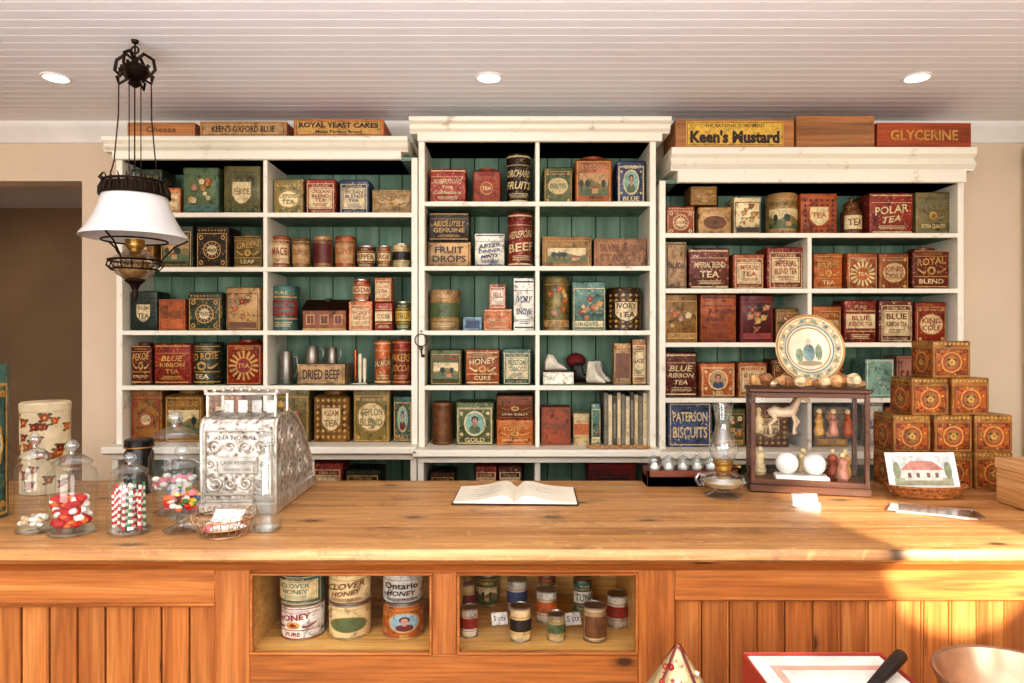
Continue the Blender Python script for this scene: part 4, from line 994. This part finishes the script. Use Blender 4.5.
# ================================================================= HANGING LAMP
LD=2.30; k=LD/F
m=MB(); opal=M('opal_glass',(232,232,232),.2,0,.02,5)
Z=lambda py: PZ(py,LD)
m.lathe(0,0,[(.012,CEIL-.001),(.01,CEIL-.01),(.003,CEIL-.014)],iron,18)
m.tube([(0,0,CEIL-.01),(0,0,Z(56))],.003,iron)
m.torus((0,0,Z(50)),.012,.003,iron,16,'y'); m.ball((0,0,Z(60)),(.01,.01,.014),iron)
m.lathe(0,0,[(.008,Z(62)),(.024,Z(64)),(.044,Z(69)),(.048,Z(73)),(.036,Z(77)),(.014,Z(80)),(.022,Z(84)),(.004,Z(88))],iron,20)
for a in range(4):
    ang=a*pi/2; c,s=math.cos(ang),math.sin(ang)
    P=lambda r,z:(r*c,r*s,z)
    m.tube([P(.004,Z(60)),P(.03,Z(54)),P(.062,Z(60)),P(.068,Z(70)),P(.05,Z(76)),P(.038,Z(70)),P(.046,Z(65))],.0055,iron,6)
    m.tube([P(.02,Z(78)),P(.055,Z(84)),P(.062,Z(76))],.0045,iron,6)
for a in range(3):
    ang=a*2*pi/3+.0; c,s=math.cos(ang),math.sin(ang)
    P=lambda r,z:(r*c,r*s,z)
    m.tube([P(.054,Z(73)),P(.056,Z(120)),P(.07,Z(165)),P(.088,Z(186))],.002,iron,6)
    m.tube([P(.02,Z(82)),P(.02,Z(184))],.0016,iron,6)
    m.tube([P(.1,Z(188)),P(.12,Z(184)),P(.105,Z(179))],.003,iron,6)
for z,r in((Z(183),.095),(Z(196),.106)): m.torus((0,0,z),r,.0045,iron,36)
for i in range(24):
    a=2*pi*i/24; c,s=math.cos(a),math.sin(a)
    m.tube([(.106*c,.106*s,Z(196)),(.103*c,.103*s,Z(190)),(.095*c,.095*s,Z(183)),(.102*c,.102*s,Z(178))],[.003,.006,.003,.001],iron,6)
m.lathe(0,0,[(.097,Z(185)),(.106,Z(195)),(.102,Z(195)),(.093,Z(185))],iron,36,cap=False)
m.lathe(0,0,[(.100,Z(195)),(.103,Z(200)),(.110,Z(207)),(.126,Z(219)),(.148,Z(230)),(.164,Z(236)),(.166,Z(238)),(.162,Z(238)),(.146,Z(232)),(.123,Z(221)),(.106,Z(208)),(.098,Z(200))],opal,48,cap=False)
m.lathe(0,0,[(.025,Z(248)),(.03,Z(234)),(.026,Z(220)),(.018,Z(203)),(.018,Z(173))],jar_glass,28,cap=False)
m.torus((0,0,Z(241)),.10,.003,iron,32)
for i in range(3):
    a=i*2*pi/3+.5; c,s=math.cos(a),math.sin(a)
    m.tube([(.162*c,.162*s,Z(238)),(.12*c,.12*s,Z(245)),(.085*c,.085*s,Z(257)),(.078*c,.078*s,Z(262))],.003,iron,6)
fontg=glassM('font_glass',(.80,.74,.66),.2,.85,.08)
m.lathe(0,0,[(.02,Z(247)),(.034,Z(252)),(.062,Z(257)),(.070,Z(265)),(.058,Z(274)),(.03,Z(280))],fontg,36,cap=False)
m.lathe(0,0,[(.001,Z(268)),(.05,Z(267)),(.05,Z(272)),(.026,Z(278)),(.001,Z(279))],M('lamp_oil',(206,176,130),.1),28)
m.lathe(0,0,[(.03,Z(240)),(.03,Z(246)),(.02,Z(249)),(.018,Z(252))],br,28)
m.lathe(0,0,[(.03,Z(279)),(.032,Z(281)),(.016,Z(285)),(.008,Z(291)),(.011,Z(295)),(.002,Z(302))],iron,28)
m.torus((0,0,Z(261)),.08,.004,iron,32); m.torus((0,0,Z(270)),.072,.003,iron,32)
for i in range(16):
    a=2*pi*i/16; m.tube([(.08*math.cos(a),.08*math.sin(a),Z(261)),(.086*math.cos(a),.086*math.sin(a),Z(266)),(.072*math.cos(a),.072*math.sin(a),Z(270))],.002,iron,5)
m.done('hanging_oil_lamp',(PX(135,LD),LD,0))

# ================================================================= FOREGROUND TABLE
TZ=.88
m=MB()
m.box(.1,1.35,.55,1.2,TZ-.03,TZ,pine,.004)
for x in(.14,1.28):
    for y in(.59,1.12): m.lathe(x+.015,y+.02,[(.028,0),(.03,.1),(.02,.3),(.03,.6),(.03,TZ-.03)],pine,16)
m.box(.14,1.31,.6,1.16,TZ-.11,TZ-.03,pine,.003)
m.done('side_table')
m=MB(); rb=M('red_card',(170,66,50),.5); wp=M('white_paper',(236,228,216),.6)
bx0,bx1,by0,by1=.405,.648,.92,1.2
m.box(bx0,bx1,by0,by1,0,.004,rb)
for a in((bx0,bx0+.003,by0,by1),(bx1-.003,bx1,by0,by1),(bx0,bx1,by0,by0+.003),(bx0,bx1,by1-.003,by1)): m.box(*a,0,.074,rb,.001)
m.box(bx0+.004,bx1-.004,by0+.004,by1-.004,.004,.070,wp,.003)
for i in range(3): m.box(bx0+.02+.01*i,bx1-.03+.005*i,by0+.03,by1-.03-.02*i,.070+.002*i,.072+.002*i,wp if i!=1 else M('pink_paper',(222,170,150),.6),.0005)
m.done('open_paper_box',(0,0,TZ+.0006))
m=MB(); hb=M('handle_black',(30,26,26),.35)
p0=Vector((PX(862,1.02),1.02,TZ+.088)); p1=Vector((PX(903,1.14),1.14,TZ+.1))
m.tube([p0,p0.lerp(p1,.3),p0.lerp(p1,.7),p0.lerp(p1,.93),p1],[.007,.009,.011,.011,.004],hb,14)
q=p0+(p0-p1)*.6; m.tube([p0,(q.x,q.y,TZ+.083)],[.004,.004],nick,8); m.box(q.x-.02,q.x+.02,q.y-.07,q.y,TZ+.081,TZ+.084,nick,.001)
m.done('candy_scoop')
m=MB(); cb=M('bowl_metal',(186,150,124),.3,.85)
m.lathe(0,0,[(.05,0),(.055,.003),(.05,.01),(.08,.03),(.105,.065),(.115,.1),(.119,.102),(.117,.106),(.112,.104),(.1,.066),(.075,.033),(.04,.016),(.001,.014)],cb,48)
candyball(m,.07,.03,.05,[wh,pk],30,.01)
m.done('metal_mixing_bowl',(PX(943,1.04)+.119,1.04,TZ+.0006))
m=MB(); fab=tinM('cream','red',.95)
n=32;R=[]
for r,z in[(.085,0),(.083,.006),(.055,.048),(.03,.088),(.008,.122),(.003,.13)]:
    R.append([(r*(1+.05*math.sin(8*2*pi*j/n))*math.cos(2*pi*j/n),r*(1+.05*math.sin(8*2*pi*j/n))*math.sin(2*pi*j/n),z) for j in range(n)])
m.rings(R,fab)
for j in range(4):
    a=j*pi/2+.6; m.tube([(.088*math.cos(a),.088*math.sin(a),.004),(.004*math.cos(a),.004*math.sin(a),.13)],.0022,inkM('maroon'),6)
for j in range(24):
    a=random.uniform(pi,2*pi); t=random.uniform(.1,.8); r=.086*(1-t)+.004
    m.ball((r*math.cos(a),r*math.sin(a),t*.128),(.005,.005,.005),inkM(random.choice(['red','rust','white'])),8,5)
m.done('patterned_fabric_cone',(PX(675,1.12),1.1,TZ+.0006))

# ================================================================= LIGHT
w=bpy.data.worlds.new('World'); scn.world=w; w.use_nodes=True
bg=w.node_tree.nodes['Background']; bg.inputs['Color'].default_value=(1.0,.975,.945,1); bg.inputs['Strength'].default_value=.74
def area(loc,tgt,sx,sy,e,col,spread=180):
    l=bpy.data.lights.new('window_and_fill_light','AREA'); l.shape='RECTANGLE'; l.size=sx; l.size_y=sy; l.energy=e; l.color=col; l.spread=math.radians(spread)
    o=bpy.data.objects.new('window_and_fill_light',l); o.location=loc; o.rotation_euler=(Vector(tgt)-Vector(loc)).to_track_quat('-Z','Y').to_euler(); scn.collection.objects.link(o)
area((-1.2,-2.6,1.8),(0,3,1.75),2.6,1.8,88,(1,.97,.92))
area((1.8,-2.4,1.8),(0.3,3,1.75),1.6,1.8,58,(1,.96,.9))
area((-.3,-.5,.3),(-.3,-.35,2.5),3.2,.9,95,(.94,.96,1),118)  # not a window: unseen uplight added to brighten the ceiling
sp=bpy.data.lights.new('sunbeam','SPOT'); sp.energy=2600; sp.spot_size=math.radians(5.5); sp.spot_blend=.12; sp.shadow_soft_size=.02; sp.color=(1,.9,.74)
o=bpy.data.objects.new('sunbeam',sp); o.location=(2.0,-2.0,2.2); o.rotation_euler=(Vector((1.02,1.55,1.03))-Vector(o.location)).to_track_quat('-Z','Y').to_euler(); scn.collection.objects.link(o)

cam=bpy.data.cameras.new('camera'); cam.sensor_width=36; cam.lens=36*F/1024; cam.clip_start=.05
o=bpy.data.objects.new('camera',cam); o.location=(0,0,CZ); o.rotation_euler=(pi/2,0,0); scn.collection.objects.link(o); scn.camera=o
